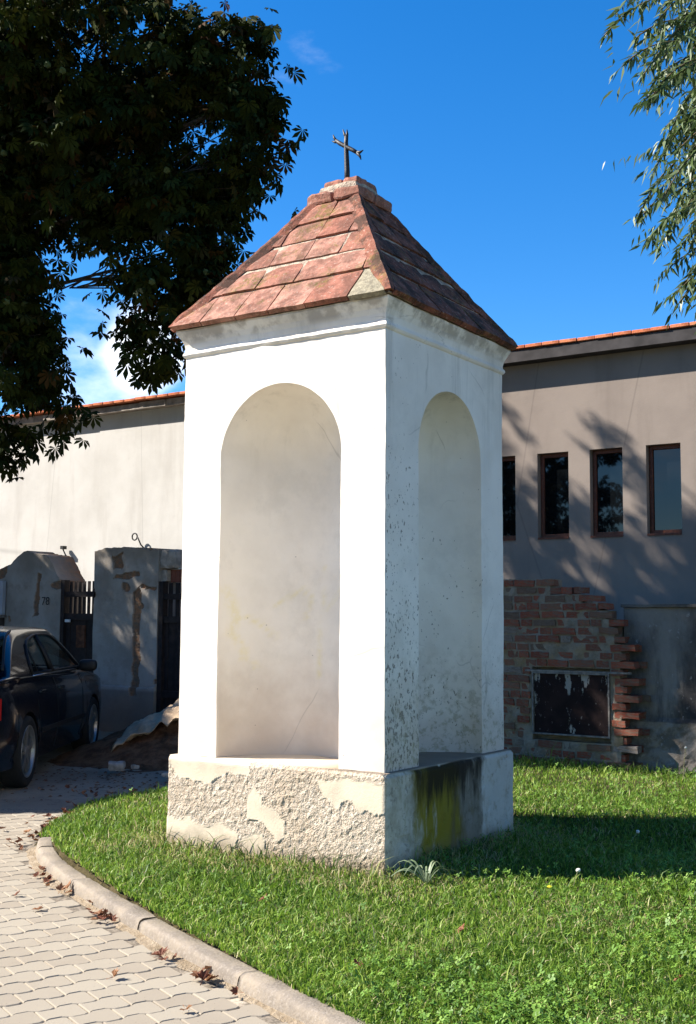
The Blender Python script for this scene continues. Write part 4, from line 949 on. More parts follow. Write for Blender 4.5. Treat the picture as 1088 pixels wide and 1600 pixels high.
for s_ in (-1, 1):
    rp = [p for p in SIDE]
    def sheet(poly, name):
        # glass laid on the tumblehome as a fan of strips
        ys_ = np.linspace(min(p[0] for p in poly), max(p[0] for p in poly), 22); V = []; F = []
        for y in ys_:
            zs_ = []
            for i in range(len(poly)):
                a, b = poly[i], poly[(i + 1) % len(poly)]
                if (a[0] - y) * (b[0] - y) <= 0 and a[0] != b[0]: zs_.append(a[1] + (b[1] - a[1]) * (y - a[0]) / (b[0] - a[0]))
            lo, hi = (min(zs_), max(zs_)) if zs_ else (.985, .985)
            for k in range(6): z = lo + (hi - lo) * k / 5; V.append((s_ * (gw_(z) + .001), y, z))
        for i in range(21):
            for k in range(5): F.append((i * 6 + k, (i + 1) * 6 + k, (i + 1) * 6 + k + 1, i * 6 + k + 1))
        return obj(name, mesh(name, V, F, True), CGL, car)
    rear = [p for p in SIDE if p[0] <= RDIV] + [(RDIV - .02, 1.33), (RDIV - .02, .985)]; front = [(RDIV + .02, .985), (RDIV + .02, 1.33)] + [p for p in SIDE if p[0] > RDIV]
    sheet(rear, 'side_window'); sheet(front, 'side_window')
    pts = [(s_ * (gw_(z) + .006), y, z) for y, z in SIDE + [SIDE[0]]]; obj('window_seal', MB().tube(pts, .013, 6).me('window_seal', True), TRIM, car)
    obj('window_seal', MB().tube([(s_ * (gw_(z) + .006), RDIV + (z - .985) * -.12, z) for z in (.98, 1.1, 1.2, 1.33)], [.030, .028, .024, .022], 6).me('window_seal', True), TRIM, car)
    obj('window_seal', MB().tube([(s_ * (gw_(z) + .004), .52 - (z - .985) * .12, z) for z in (.98, 1.1, 1.25)], .008, 6).me('window_seal', True), TRIM, car)
    obj('belt_trim', MB().tube([(s_ * (gw_(.96) + .012), y, .965) for y in (.30, .8, 1.4, 2.1)], .008, 6).me('belt_trim', True), CHR, car)
    for yy in (.30, 1.03, 2.12):   # door shut lines
        pts = [(s_ * (body_w(yy) * (1 - .0) + .0), yy - (.25 * max(0, .75 - z) if yy == .30 and z < .75 else 0) * 0, z) for z in (.25, .4, .56, .7)]
        q = []
        for z in (.26, .38, .50, .62, .74, .86, .92):
            y2 = yy + (.18 * max(0, 1 - z / .8) if yy == .30 else 0); xx = next(x for x, zz in reversed(sec(y2)[:10]) if zz <= z + .04); q.append((s_ * (xx + .0005), y2, z))
        obj('door_gap', MB().tube(q, .004, 5).me('door_gap'), TRIM, car)
    for yy in (.42, 1.15): obj('door_handle', bevel(MB().box(s_ * .850 - .012, s_ * .850 + .014, yy, yy + .17, .80, .828).me('door_handle'), .006), PAINT, car)
    m_ = rough_box(-.10, .10, -.065, .065, -.07, .07, .0, 1, 'mirror'); o = obj('mirror', m_, TRIM, car, (s_ * .93, 2.02, 1.00)); sub = o.modifiers.new('s', 'SUBSURF'); sub.levels = 2; sub.render_levels = 2; o.scale = (1, .9, .92)
    obj('mirror_arm', MB().tube([(s_ * .80, 2.06, .965), (s_ * .88, 2.03, .985)], .02, 6).me('mirror_arm'), TRIM, car)
    obj('side_moulding', MB().box(s_ * .862 - .012, s_ * .862 + .012, .44, 2.2, .44, .485).me('side_moulding'), TRIM, car)
    # tail lamp wrapping the corner
    V = []; F = []
    for i, y in enumerate((-.985, -.93, -.86, -.78, -.70)):
        yy = max(y, -.97); w = body_w(yy) + .006 - (.0)
        for z in (.68, .76, .86): V.append((s_ * w, y, z - .02 * i * .5))
    for i in range(4):
        for k in range(2): F.append((i * 3 + k, i * 3 + k + 1, (i + 1) * 3 + k + 1, (i + 1) * 3 + k))
    V2 = len(V)
    for x in (.40, body_w(-.97) + .006):
        for z in (.68, .86): V.append((s_ * x, -.986, z))
    F.append((V2, V2 + 2, V2 + 3, V2 + 1)); obj('tail_lamp', mesh('tail_lamp', V, F), REDL, car)
# rear and front screens
for nm, (y0, y1) in (('rear_window', (-.345, .375)), ('windscreen', (1.645, 2.315))):
    V = []; F = []
    for i in range(15):
        y = y0 + (y1 - y0) * i / 14; w = .93 * gw_(rz(y) - .03) - .015
        for k in range(9): q = -1 + 2 * k / 8; V.append((w * q, y, rz(y) + .018 * (1 - abs(q)) + .001))
    for i in range(14):
        for k in range(8): F.append((i * 9 + k, i * 9 + k + 1, (i + 1) * 9 + k + 1, (i + 1) * 9 + k))
    obj(nm, mesh(nm, V, F, True), CGL, car)
    for s_ in (-1, 1): obj('screen_seal', MB().tube([(s_ * (.93 * gw_(rz(y) - .03) - .012), y, rz(y) + .002) for y in np.linspace(y0, y1, 9)], .012, 6).me('screen_seal', True), TRIM, car)
# seats, wheel
for sx in (-.36, .36):
    obj('seat', rough_box(sx - .25, sx + .25, 1.15, 1.30, .5, 1.02, .01, 4, 'seat'), SEAT, car); obj('headrest', rough_box(sx - .13, sx + .13, 1.16, 1.26, 1.04, 1.22, .008, 4, 'headrest'), SEAT, car)
obj('rear_seat', rough_box(-.62, .62, .30, .48, .5, .99, .01, 6, 'rear_seat'), SEAT, car); obj('parcel_shelf', MB().box(-.68, .68, -.25, .32, .90, .93).me('parcel_shelf'), SEAT, car); obj('dashboard', rough_box(-.7, .7, 1.9, 2.2, .7, .97, .01, 5, 'dashboard'), SEAT, car)
obj('rear_bumper', rough_box(-.80, .80, -1.03, -.90, .33, .60, .004, 6, 'rear_bumper'), PAINT, car)
obj('number_plate', MB().box(-.26, .26, -1.045, -1.035, .62, .73).me('number_plate'), simple('plate_white', (.6, .6, .58), .5, .05, 4, 0), car)
# wheels
def ring(mb, prof_, n=36):
    V = []; F = []; k = len(prof_)
    for i in range(n):
        a = 2 * math.pi * i / n
        for x, r_ in prof_: V.append((x, r_ * math.cos(a), r_ * math.sin(a)))
    for i in range(n):
        for j in range(k - 1): F.append((i * k + j, ((i + 1) % n) * k + j, ((i + 1) % n) * k + j + 1, i * k + j + 1))
    mb.add(V, F); return mb
tyre_me = ring(MB(), [(-.09, .225), (-.098, .25), (-.10, .285), (-.085, .308), (-.06, .315), (.06, .315), (.085, .308), (.10, .285), (.098, .25), (.09, .225)]).me('tyre', True)
mb = ring(MB(), [(-.08, .226), (.088, .232), (.094, .228), (.090, .218), (.06, .210), (-.05, .205)])
for i in range(5):
    a0 = 2 * math.pi * i / 5 + .3
    for da in (-.11, .11):
        V = []
        for r_, hw, x in ((.045, .020, .078), (.12, .017, .082), (.212, .015, .076)):
            for s_ in (-1, 1):
                for dx in (0, -.03):
                    a = a0 + da * (r_ / .212) * 1.2; V.append((x + dx, r_ * math.cos(a) - s_ * hw * math.sin(a), r_ * math.sin(a) + s_ * hw * math.cos(a)))
        F = []
        for q in (0, 4): F += [(q, q + 2, q + 6, q + 4), (q + 1, q + 5, q + 7, q + 3), (q, q + 4, q + 5, q + 1), (q + 2, q + 3, q + 7, q + 6)]
        mb.add(V, F)
ring(mb, [(.086, .0), (.086, .03), (.080, .055), (.05, .06)], 20)
rim_me = mb.me('rim', False); disc_me = ring(MB(), [(.0, .0), (.0, .21), (-.02, .215)], 24).me('brake_disc')
for sx in (1, -1):
    for ay in (0, 2.65):
        wh = obj('wheel', tyre_me, RUB, car, (sx * .775, ay, .315), (ay * .5, 0, 0 if sx > 0 else math.pi)); obj('rim', rim_me, ALLOY, wh); obj('brake_disc', disc_me, TRIM, wh)

# ------------------------------------------------------------------ grass, clover
def blades(P, H, Wd, seed, lean=.5):
    r_ = np.random.default_rng(seed); n = len(P); az = r_.uniform(0, 2 * np.pi, n); la = r_.uniform(0, 2 * np.pi, n); L = H * r_.uniform(.15, 1.0, n) * lean
    ax = np.cos(az) * Wd / 2; ay = np.sin(az) * Wd / 2; lx = np.cos(la) * L; ly = np.sin(la) * L
    x, y, z = P.T; V = np.empty((n, 5, 3))
    V[:, 0] = np.stack([x - ax, y - ay, z], 1); V[:, 1] = np.stack([x + ax, y + ay, z], 1)
    V[:, 2] = np.stack([x + ax * .8 + lx * .35, y + ay * .8 + ly * .35, z + H * .6], 1); V[:, 3] = np.stack([x - ax * .8 + lx * .35, y - ay * .8 + ly * .35, z + H * .6], 1)
    V[:, 4] = np.stack([x + lx, y + ly, z + H * (1 - .25 * (L / H))], 1)
    b = np.arange(n)[:, None] * 5; F = np.concatenate([b + [[0, 1, 2]], b + [[0, 2, 3]], b + [[3, 2, 4]]], 0); return V.reshape(-1, 3), F
def lnoise(x, y, s, o=0):
    return np.sin(x * s + o) * np.cos(y * s * 1.13 + 1.7 * o) * .5 + np.sin(x * s * 2.3 + y * s * 1.7 + o) * .3 + np.sin(x * s * 4.1 - y * s * 3.7 + 2 * o) * .2
chp = [(PC + U * a * .79 + N * b * .79) for a, b in ((-1, -1), (1, -1), (1, 1), (-1, 1))]; chp = [(p.x, p.y) for p in chp]
def scatter(n, y0, y1, f):
    y = rng.uniform(y1 ** -1, y0 ** -1, n) ** -1 if f else rng.uniform(y0, y1, n)
    x = rng.uniform(-1, 1, n) * (.36 * y + .45); k = inpoly_np(x, y, LAWNG) & ~inpoly_np(x, y, chp); return x[k], y[k]
x1, y1_ = scatter(330000, 3.6, 11.9, True)
Hh = (.042 + .042 * rng.random(len(x1)) ** 2) * (1 + .35 * lnoise(x1, y1_, 2.2)); Hh *= np.where(rng.random(len(x1)) < .03, 1.9, 1)
# rank grass where no mower reaches: along the plinth and the walls
dC = np.abs(np.stack([(x1 - PC.x) * U.x + (y1_ - PC.y) * U.y, (x1 - PC.x) * N.x + (y1_ - PC.y) * N.y], 1)).max(1) - .78
dW = -((x1 - PW.x) * N.x + (y1_ - PW.y) * N.y)
Hh *= 1 + 1.1 * np.clip(1 - dC / .16, 0, 1) * (rng.random(len(x1)) < .55) + 1.3 * np.clip(1 - dW / .22, 0, 1)
Wd = .0038 + .00045 * y1_ + .0018 * rng.random(len(x1))
kdb = np.min(np.hypot(KP[None, ::2, 0] - x1[:, None].astype(np.float32), KP[None, ::2, 1] - y1_[:, None].astype(np.float32)), 1); zb1 = np.where(kdb < .13, np.maximum(gz(x1, y1_), .045), gz(x1, y1_))
V, F = blades(np.stack([x1, y1_, zb1 - .004], 1), Hh * .74, Wd * .85, 3, 1.25)
rn = np.clip(.42 + .20 * lnoise(x1, y1_, 1.6, 2) + rng.normal(0, .30, len(x1)), 0, .88)
dry = np.clip(.05 + .32 * np.clip(lnoise(x1, y1_, 2.3, 5) - .25, 0, 1) + .50 * np.clip(1 - dC / .5, 0, 1) + .22 * np.clip(1 - np.abs(np.hypot(x1 - 1.2, (y1_ - 5.6) * 1.6) - .0) / .8, 0, 1), 0, .55); rn = np.where(rng.random(len(x1)) < dry, rng.uniform(.9, 1, len(x1)), rn)
print('blades', len(x1))
tag(obj('grass', mesh_np('grass', V, F, {'rnd': np.repeat(rn, 5)}), GRASS), 'lush green lawn grass round the white chapel', 'grass', kind='stuff')
# long overhanging tufts along the inner kerb edge
# clover: three leaflets on short stalks
x2, y2 = scatter(60000, 3.8, 11.6, True); kk = (lnoise(x2, y2, 1.9, 4) + .35 * x2 + rng.normal(0, .35, len(x2))) > .55; x2, y2 = x2[kk][:9500], y2[kk][:9500]
n = len(x2); s = .0085 * rng.uniform(.6, 1.4, n); h = .045 + .03 * rng.random(n); V = np.empty((n, 12, 3)); a0 = rng.uniform(0, 6.28, n); tl = rng.normal(0, .5, (n, 2))
for k in range(3):
    a = a0 + k * 2.094
    for j, (r_, t_) in enumerate(((0, 0), (1.1, .55), (1.45, 0), (1.1, -.55))):
        dx = np.cos(a + t_ * .9) * r_ * s; dy = np.sin(a + t_ * .9) * r_ * s; V[:, k * 4 + j] = np.stack([x2 + dx, y2 + dy, gz(x2, y2) + h + dx * tl[:, 0] + dy * tl[:, 1]], 1)
b = np.arange(n)[:, None] * 12; F = np.concatenate([b + [[k * 4, k * 4 + 1, k * 4 + 2, k * 4 + 3]] for k in range(3)], 0)
tag(obj('clover', mesh_np('clover', V.reshape(-1, 3), F, {'rnd': np.repeat(rng.random(n), 12)}), CLOV), 'clover leaves growing through the lawn', 'clover', kind='stuff')

# single plants
def flower(x, y, h, kind, label, lean=.03):
    z = float(gz(x, y)); e = empty('dandelion', (x, y, z), 0, label, 'dandelion'); obj('stalk', MB().tube([(0, 0, 0), (lean * .4, 0, h * .5), (lean, 0, h)], .0022, 5).me('stalk'), simple('stalk_green', (.20, .20, .09), .8, .2, 10, 0), e)
    bm = bmesh.new(); bmesh.ops.create_icosphere(bm, subdivisions=2, radius=.012 if kind == 'seed' else .014)
    for v in bm.verts: v.co *= random.uniform(.8, 1.1); v.co.z *= (1 if kind == 'seed' else .45)
    me = bpy.data.meshes.new('head'); bm.to_mesh(me); bm.free(); obj('seed_head' if kind == 'seed' else 'flower_head', me, simple('seed_fluff', (.62, .60, .55), .9, .15, 60, .5) if kind == 'seed' else simple('yellow_petals', (.75, .60, .02), .7, .1, 60, .3), e, (lean, 0, h))
flower(1.17, 6.15, .10, 'seed', 'dandelion clock on the grass just right of the plinth corner')
flower(1.02, 6.02, .05, 'yellow', 'yellow dandelion in flower near the plinth corner', .01)
flower(2.90, 10.2, .28, 'seed', 'tallest dandelion clock standing before the grey wall')
flower(2.42, 8.2, .12, 'seed', 'dandelion clock in the chapel shadow right of the plinth')
flower(1.72, 7.25, .10, 'seed', 'bent dandelion clock in the middle of the chapel shadow', .06)
flower(1.90, 6.20, .16, 'seed', 'dandelion clock at the right edge of the picture by the shadow rim')
e = empty('strappy_weed', (.42, 6.2, float(gz(.42, 6.2))), 0, 'tuft of long pale strap leaves at the front plinth corner', 'weed')
SW = leafmat('strap_leaves', [(0, (.13, .18, .09)), (1, (.20, .24, .14))], .2, .5)
for i in range(14):
    a = i * .75 + .3; L = random.uniform(.09, .21); V = []; F = []
    for k in range(7):
        t = k / 6; rr_ = L * t; z = .10 * math.sin(t * 2.5) * (1.1 if i % 2 else .8); w = .0055 * math.sin(math.pi * min(.97, t * .8 + .18)); V += [(math.cos(a) * rr_ - math.sin(a) * w, math.sin(a) * rr_ + math.cos(a) * w, z), (math.cos(a) * rr_ + math.sin(a) * w, math.sin(a) * rr_ - math.cos(a) * w, z + .003)]
    for k in range(6): F.append((2 * k, 2 * k + 1, 2 * k + 3, 2 * k + 2))
    me = mesh('leaf', V, F, True); at = me.attributes.new('rnd', 'FLOAT', 'POINT'); at.data.foreach_set('value', [random.random()] * len(V)); obj('leaf', me, SW, e)
# dark thin weeds leaning on the plinth foot
mb = MB(); V_ = []
for i in range(70):
    t = random.uniform(-.78, .85); p = PC + U * t - N * (.79 + random.uniform(0, .07)); z = float(gz(p.x, p.y)); L = random.uniform(.06, .17); d = Vector((random.uniform(-1, 1), random.uniform(-.6, .2), 0)).normalized() * random.uniform(.1, .9)
    a = Vector((p.x, p.y, z)); mb.tube([a + d * L * q ** 2.2 + Vector((0, 0, L * (q - .35 * q ** 3 * d.length))) for q in (0, .3, .6, .85, 1)], [.0022, .002, .0017, .0012, .0005], 4)
tag(obj('plinth_weeds', mb.me('plinth_weeds'), simple('weed_stems', (.07, .10, .03), .8, .5, 6, 0)), 'thin dark weeds along the foot of the roughcast plinth', 'weeds', kind='stuff')

# fallen leaves: each its own object, sharing a few shapes
def dead_leaf(seed):
    rr_ = random.Random(seed); V = [(0, 0, 0)]; F = []; cu = rr_.uniform(.25, .5)
    for k in range(5):
        a = (k - 2) * .62; L = .05 * (1 - .12 * abs(k - 2)) * rr_.uniform(.8, 1.1); w = .012; ca2, sa2 = math.cos(a), math.sin(a); b = len(V)
        for r_, ww in ((.5, -w), (.5, w), (1, 0)):
            x = L * r_ * ca2 - ww * sa2; y = L * r_ * sa2 + ww * ca2; V.append((x, y, cu * (x * x + y * y) / .05 + abs(ww) * .6 + rr_.uniform(-.003, .006)))
        F += [(0, b, b + 2), (0, b + 2, b + 1)]
    V2 = len(V); V += [(0, .001, 0), (-.04, .004, .008), (-.04, -.001, .008)]; F.append((V2, V2 + 1, V2 + 2))
    me = mesh('fallen_leaf', V, F); at = me.attributes.new('rnd', 'FLOAT', 'POINT'); at.data.foreach_set('value', [rr_.random()] * len(V)); me.materials.append(DEADL); return me
DL = [dead_leaf(i) for i in range(8)]
def drop(x, y, z, label, group, sc_=1):
    o = bpy.data.objects.new('fallen_leaf', random.choice(DL)); link(o); o.location = (x, y, z + .006); o.rotation_euler = (random.uniform(-.7, .7), random.uniform(-.7, .7), random.uniform(0, 6.28)); k = random.uniform(.55, 1.0) * sc_; o.scale = (k, k, k); tag(o, label, 'leaf', group)
kl = KS[-1]
sJ = lambda x, y: KS[np.argmin(np.hypot(KP[:, 0] - x, KP[:, 1] - y))]
for (x, y, n_, sp, lb, gr) in [(-1.18, 5.98, 13, .16, 'curled brown leaf in the cluster at the kerb, upper middle', 'leaves clustered at the kerb, upper cluster'), (-.72, 5.24, 5, .10, 'curled brown leaf in the small middle cluster at the kerb', 'leaves clustered at the kerb, middle cluster'), (-.50, 4.93, 10, .16, 'curled brown leaf in the lowest cluster at the kerb', 'leaves clustered at the kerb, lowest cluster'), (-1.62, 6.75, 13, .32, 'dry brown leaf beside the curved end of the kerb', 'leaves beside the curved end of the kerb')]:
    s0 = sJ(x, y)
    for i in range(n_):
        s = s0 + random.gauss(0, sp * .6); xx, yy, nx, ny = kpos(s); d = random.uniform(.015, .09); drop(xx - nx * d, yy - ny * d, .008 + random.uniform(0, .012), lb, gr)
for i in range(70):
    t = random.random(); x = -2.13 + random.gauss(0, .09) + .12 * t; y = 7.65 + 1.75 * t + random.gauss(0, .08); drop(x, y, .004 + random.uniform(0, .02), 'dry brown leaf in the drift where pavement meets lawn', 'leaves drifted where the pavement meets the lawn')
for i in range(26): drop(random.uniform(-2.5, -1.5), random.uniform(9.7, 10.3), .01, 'dark leaf scattered on the shaded yard edge', 'leaves scattered on the shaded yard')
for x, y, lb in [(-.60, 4.55, 'brown leaf alone on the pavers near the bottom edge'), (-.95, 4.95, 'small brown leaf on the pavers left of the lowest cluster'), (-1.55, 6.05, 'brown leaf on the pavers left of the upper cluster'), (-1.75, 6.35, 'dry leaf on the pavers near the kerb bend')]: drop(x, y, .004, lb, None)
for x, y, lb in [(.30, 4.75, 'yellow-brown leaf on the grass left of centre front'), (1.28, 4.60, 'pale brown leaf on the grass near the bottom right corner'), (.52, 5.25, 'dry leaf on the grass in the middle foreground'), (-.38, 5.75, 'brown leaf on the grass left of the plinth'), (.05, 4.75, 'dry leaf on the grass near the kerb')]: drop(x, y, float(gz(x, y)) + .05, lb, None)

# ------------------------------------------------------------------ trees
def leaf_cloud(pos, size, rot, tmplV, tmplF, rnd_):
    """pos (n,3), size (n,), rot (n,3,3)"""
    V = np.einsum('nij,kj->nki', rot, tmplV) * size[:, None, None] + pos[:, None, :]; k = len(tmplV); F = (np.arange(len(pos))[:, None, None] * k + tmplF[None]).reshape(-1, tmplF.shape[1]); return V.reshape(-1, 3), F, np.repeat(rnd_, k)
def rotz_tilt(az, tilt, roll):
    """leaf axis x points outward at azimuth az, drooping by tilt"""
    ca, sa = np.cos(az), np.sin(az); ct, st = np.cos(tilt), np.sin(tilt); cr, sr = np.cos(roll), np.sin(roll)
    x = np.stack([ca * ct, sa * ct, -st], 1); y0 = np.stack([-sa, ca, 0 * sa], 1); z0 = np.cross(x, y0); y = y0 * cr[:, None] + z0 * sr[:, None]; z = np.cross(x, y); return np.stack([x, y, z], 2)
# palmate leaf: seven drooping leaflets
TV = []; TF = []
for k in range(7):
    a = (k - 3) * .62; L = [.55, .8, .95, 1.0, .95, .8, .55][k]; w = .125 * L; b = len(TV); ca2, sa2 = math.cos(a), math.sin(a)
    for r_, ww, zz in ((.04, 0, 0), (.70, -w * 1.35, -.10), (1.0, 0, -.30), (.70, w * 1.35, -.10)):
        x = r_ * L; TV.append((x * ca2 - ww * sa2, x * sa2 + ww * ca2, zz * L * 1.1 + abs(ww) * .35))
    TF += [(b, b + 1, b + 2, b + 3)]
TV = np.array(TV); TF = np.array(TF)
BLOBS = [(-3.35,13.0,7.9,1.75,1.3,1.2,1500),(-1.6,12.9,7.6,.85,.64,.9,520),(-1.08,12.5,7.26,.33,.28,.26,120),(-1.07,12.6,8.09,.32,.34,.43,130),(-1.87,12.9,6.38,.80,.64,.73,520),(-1.16,12.5,6.62,.36,.35,.46,130),(-3.32,13.1,6.82,1.29,1.1,1.14,1200),(-3.99,13.3,5.6,.76,1.0,1.06,800),(-2.1,12.75,5.28,.50,.42,.55,230),(-1.61,12.7,5.49,.33,.34,.40,120),(-3.8,13.2,4.39,.48,.6,.74,320),(-3.92,13.1,3.5,.28,.27,.34,70),(-3.15,12.85,3.61,.20,.14,.10,14),(-2.38,12.75,4.75,.28,.26,.20,42),(-2.0,12.7,4.42,.15,.15,.19,18),(-3.50,12.85,5.2,.15,.24,.34,30),(-2.70,13.0,6.0,.36,.35,.28,70),(-2.15,12.7,4.25,.09,.1,.12,8)]
BLOBS = [(x * .93, y * .93, 1.47 + (z - 1.47) * .93, a * .93, b * .93, c * .93, int(n_ * 1.1)) for x, y, z, a, b, c, n_ in BLOBS]
BLOBS += [(-6.2, 13.8, 8.2, 3.0, 2.6, 2.2, 6200), (-4.3, 13.4, 7.2, 1.5, 2.1, 1.4, 1900), (-7.0, 14.2, 6.2, 2.4, 2.4, 1.8, 2600), (-5.2, 13.6, 5.4, 1.3, 1.9, 1.3, 1700), (-8.4, 14.2, 7.8, 2.0, 2.2, 2.0, 1000)]
ch = empty('chestnut_tree', (-7.2, 14.2, 0), 0, 'big dark horse chestnut tree overhanging the upper left corner', 'tree')
off = np.array([-7.2, 14.2, 0.])
def tree_leaves(blobs, off, tv, tf, size, twig_r, per, seed, droop=(.2, 1.1)):
    r_ = np.random.default_rng(seed); P = []; AZ = []; tips = []
    for (cx, cy, cz, rx, ry, rz_, n_) in blobs:
        nt = max(3, n_ // per); d = r_.normal(size=(nt, 3)); d /= np.linalg.norm(d, axis=1)[:, None]; rad = r_.random(nt) ** .40; tw = d * rad[:, None] * [rx, ry, rz_] + [cx, cy, cz]
        if n_ > 150: tw = np.array([t for t in tw if noise.noise(Vector(t) * 1.7) > -.20])
        tips.append(tw)
        for t in tw:
            k = r_.integers(max(2, per - 4), per + 5); az = r_.uniform(0, 2 * np.pi, k); q = t + r_.normal(0, twig_r * .55, (k, 3)) * [1, 1, .7]; P.append(q); AZ.append(az)
    P = np.concatenate(P); AZ = np.concatenate(AZ); n_ = len(P)
    rot = rotz_tilt(AZ, r_.uniform(*droop, n_), r_.normal(0, .35, n_)); V, F, rn_ = leaf_cloud(P - off, size * r_.uniform(.65, 1.2, n_), rot, tv, tf, r_.random(n_) ** 1.2); return V, F, rn_, tips
V, F, rn_, tips = tree_leaves([b[:6] + (int(b[6] * (1.55 if k_ < 18 else 1.0)),) for k_, b in enumerate(BLOBS)], off, TV, TF, .150, .24, 13, 11)
print('chestnut leaves', len(F) // 7)
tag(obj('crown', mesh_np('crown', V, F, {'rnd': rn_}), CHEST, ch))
obj('trunk', MB().tube([(0, 0, -.1), (.05, .02, .6), (-.05, 0, 2.0), (.1, -.05, 3.6), (.2, 0, 5.2)], [.52, .40, .36, .33, .28], 14).me('trunk', True), MBARK, ch)
rb = random.Random(3)
for (cx, cy, cz, rx, ry, rz_, n_), tw in zip(BLOBS, tips):
    if n_ < 80: continue
    c = Vector((cx, cy, cz)) - Vector(off); s0 = Vector((.1, -.02, rb.uniform(3.4, 5.0))); mid = s0.lerp(c, .55) + Vector((0, 0, .5)); e_ = c + (c - s0).normalized() * rx * .3
    r0 = .03 + .035 * rx; mb = MB(); mb.tube([s0, s0.lerp(mid, .5) + Vector((0, 0, .1)), mid, mid.lerp(e_, .55) + Vector((0, 0, .08)), e_], [r0, r0 * .8, r0 * .6, r0 * .38, .015], 8)
    for t in tw[::max(1, len(tw) // 16)]:
        t = Vector(t) - Vector(off); a = mid.lerp(e_, rb.uniform(.45, 1)); mb.tube([a, a.lerp(t, .5) + Vector((0, 0, .08)), t], [.010, .007, .003], 5)
    obj('branch', mb.me('branch', True), MBARK, ch)
# spiky green husks
bm = bmesh.new(); bmesh.ops.create_icosphere(bm, subdivisions=2, radius=.032)
for i, v in enumerate(bm.verts): v.co *= 1.28 if i % 3 == 0 else .95
hm = bpy.data.meshes.new('husk'); bm.to_mesh(hm); bm.free(); hm.materials.append(simple('green_husk', (.055, .07, .018), .8, .2, 30, 0))
tall = np.concatenate([t for t, b in zip(tips, BLOBS) if b[0] > -3.9 and b[6] > 80])
for t in tall[rng.permutation(len(tall))[:46]]: o = obj('husk', hm, None, ch, tuple(np.array(t) - off + [0, -.22, -.08]))
# willow on the right: drooping twigs with lance leaves
wl = empty('willow_tree', (4.6, 8.9, 0), 0, 'sunlit willow with drooping narrow-leaved branches at the right edge', 'tree'); woff = np.array([4.6, 8.9, 0.])
TIPS = [[1.69,7.85,5.59],[1.88,8.25,5.98],[1.75,7.45,5.2],[1.97,7.88,5.32],[2.02,8.26,5.79],[1.92,7.46,4.97],[2.22,7.9,5.27],[2.28,8.32,5.1],[1.89,7.46,4.93],[2.32,7.92,5.05],[2.15,8.33,4.91],[1.99,7.52,4.29],[2.05,7.97,4.64],[2.33,8.35,4.65],[2.18,7.53,4.12],[2.01,8.03,4.16],[2.33,8.39,4.2],[2.29,7.52,4.2],[2.28,8.06,3.86],[2.47,8.41,3.89],[2.27,7.59,3.47],[2.44,8.06,3.93],[2.22,8.25,5.63],[2.17,7.41,5.34],[2.09,7.9,5.74]]
rw = random.Random(9); strands = []
for t in TIPS: strands.append((Vector(t) + Vector((.09, 0, 0)), rw.uniform(.5, .95)))
for i in range(380):
    z = rw.uniform(3.8, 7.4); xl = 2.42 + .10 * math.sin(z * 5) + max(0, (4.5 - z)) * .12; strands.append((Vector((xl + rw.random() ** 1.5 * 1.9, rw.uniform(7.3, 9.2), z)), rw.uniform(.6, 1.3)))
LP = []; LA = []; LT = []; mb = MB()
for tip, L in strands:
    top = tip + Vector((L * rw.uniform(.45, .8), rw.uniform(-.2, .3), L * rw.uniform(.35, .85))); mid = tip.lerp(top, .5) + Vector((-.02, 0, L * .13)); pts = []
    n_ = int(L / .022)
    for k in range(n_ + 1):
        s = k / n_; a = top.lerp(mid, s); b = mid.lerp(tip, s); p = a.lerp(b, s); pts.append(p)
        for side in (0, 1):
            LP.append(p); LA.append(math.pi + rw.gauss(0, .9) if rw.random() < .75 else rw.uniform(0, 6.28)); LT.append(rw.gauss(.85, .35))
        if k % 6 == 3 and rw.random() < .7:   # side twiglets
            dd = Vector((rw.gauss(-.1, .12), rw.gauss(0, .12), rw.gauss(-.1, .05)))
            for q in range(7): LP.append(p + dd * (q / 6)); LA.append(math.pi + rw.gauss(0, 1.1)); LT.append(rw.gauss(.9, .3))
    mb.tube([q - Vector(woff) for q in pts[::4]] + [pts[-1] - Vector(woff)], .005, 4)
obj('twigs', mb.me('twigs'), MTWIG, wl); tag(wl.children[-1], kind='stuff')
LP = np.array([p[:] for p in LP]); n_ = len(LP); rot = rotz_tilt(np.array(LA), np.array(LT), rng.normal(0, .8, n_))
wv = np.array([(0, 0, 0), (.35, -.105, .02), (1, 0, -.10), (.35, .105, .02)]); wf = np.array([(0, 1, 2, 3)])
V, F, rn_ = leaf_cloud(LP - woff, 1.0 * .098 * rng.uniform(.6, 1.35, n_), rot, wv, wf, rng.random(n_)); print('willow leaves', n_)
tag(obj('crown', mesh_np('crown', V, F, {'rnd': rn_}), WILL, wl))
obj('trunk', MB().tube([(0, 0, -.1), (0, 0, .8), (-.15, 0, 2.4), (-.2, .05, 4.2), (-.1, 0, 6.0)], [.34, .26, .22, .17, .10], 12).me('trunk', True), MBARK, wl)
for i in range(14):
    z0 = 2.6 + .25 * i; t = Vector(rw.choice(strands)[0]) + Vector((.6, .2, .9)) - Vector(woff); s0 = Vector((-.15, 0, z0)); obj('branch', MB().tube([s0, s0.lerp(t, .5) + Vector((0, 0, .4)), t], [.05, .03, .01], 6).me('branch', True), MBARK, wl)

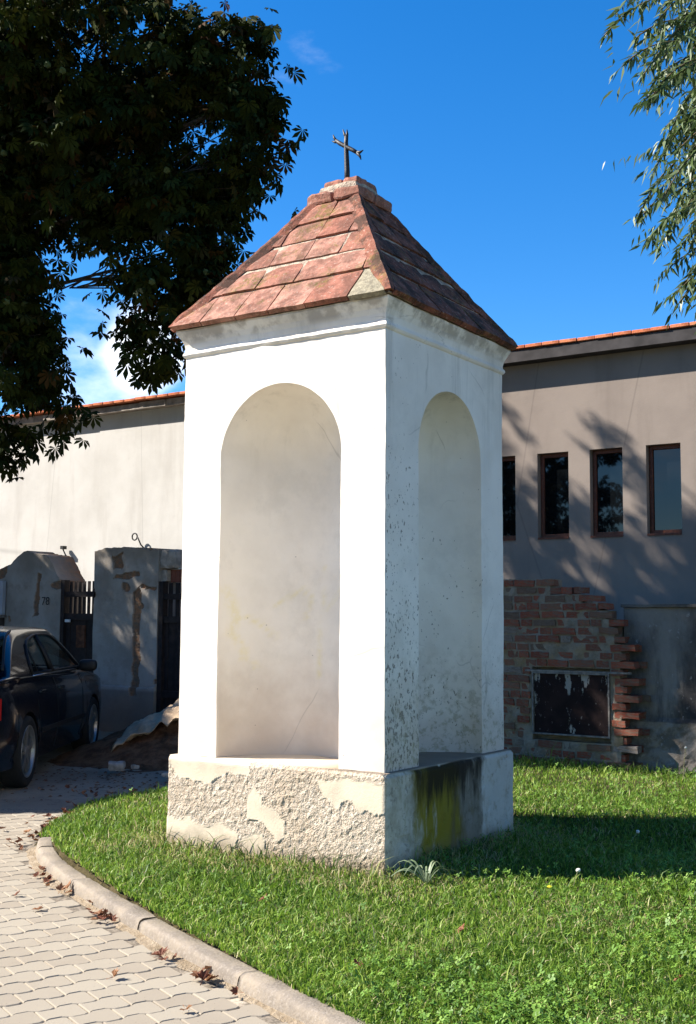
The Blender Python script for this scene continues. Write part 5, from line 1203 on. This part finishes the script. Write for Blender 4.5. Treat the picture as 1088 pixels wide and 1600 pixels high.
# ------------------------------------------------------------------ what stands left of the picture: a house and a garden tree (they shade the yard and mirror in the windows); two unseen trees added to block sky light
hs = empty('neighbour_house', (-11, 10.08, 0), 0, 'two-storey plastered house left of the yard, casting its shade over the car', 'house')
mb = MB(); mb.box(-8, 0, 0, 7.2, 0, 7.95); obj('wall', mb.me('wall'), MWL, hs)
obj('roof', MB().add([(-8.3, -.25, 7.9), (.12, -.25, 7.9), (.12, 7.4, 7.9), (-8.3, 7.4, 7.9), (-8.3, -.25, 8.05), (.12, -.25, 8.05), (.12, 7.4, 8.05), (-8.3, 7.4, 8.05), (-4.1, -.25, 10.0), (-4.1, 7.4, 10.0)], [(3, 2, 1, 0), (0, 1, 5, 4), (1, 2, 6, 5), (2, 3, 7, 6), (3, 0, 4, 7), (5, 6, 9, 8), (7, 4, 8, 9), (4, 5, 8), (6, 7, 9)]).me('roof'), MCOP, hs)
for z in (1.1, 4.4):
    for y in (1.2, 3.4, 5.6):
        w = obj('window', MB().box(.0, .05, y - .5, y + .5, z, z + 1.4).me('window'), MFRAME, hs); obj('pane', MB().box(.052, .058, y - .42, y + .42, z + .08, z + 1.32).me('pane'), MGLASS, w)
for gx, gy_, gh, gr_, seed, lb in ((-18, .9, 6.0, 3.6, 21, 'broad dark garden tree left of the picture, mirrored in the windows'), (-6.0, -4.5, 6.6, 3.0, 22, 'tall unseen tree added behind the viewer at left to block sky light'), (1.5, -9.0, 6.5, 3.2, 23, 'tall unseen tree added straight behind the viewer to block sky light')):
    ft = empty('unseen_tree', (gx, gy_, 0), 0, lb, 'tree', 'garden trees behind the viewer'); fo = np.array([gx, gy_, 0.])
    V, F, rn_, tp = tree_leaves([(gx, gy_, gh, gr_, gr_ * .8, gr_ * 1.15, 2600), (gx + .8, gy_, gh - 2.2, gr_ * .6, gr_ * .6, 1.4, 600)], fo, TV, TF, .32, .4, 12, seed)
    obj('crown', mesh_np('crown', V, F, {'rnd': rn_}), CHEST, ft); obj('trunk', MB().tube([(0, 0, -.1), (.05, 0, 1.5), (0, 0, gh - .5)], [.34, .24, .14], 10).me('trunk', True), MBARK, ft)
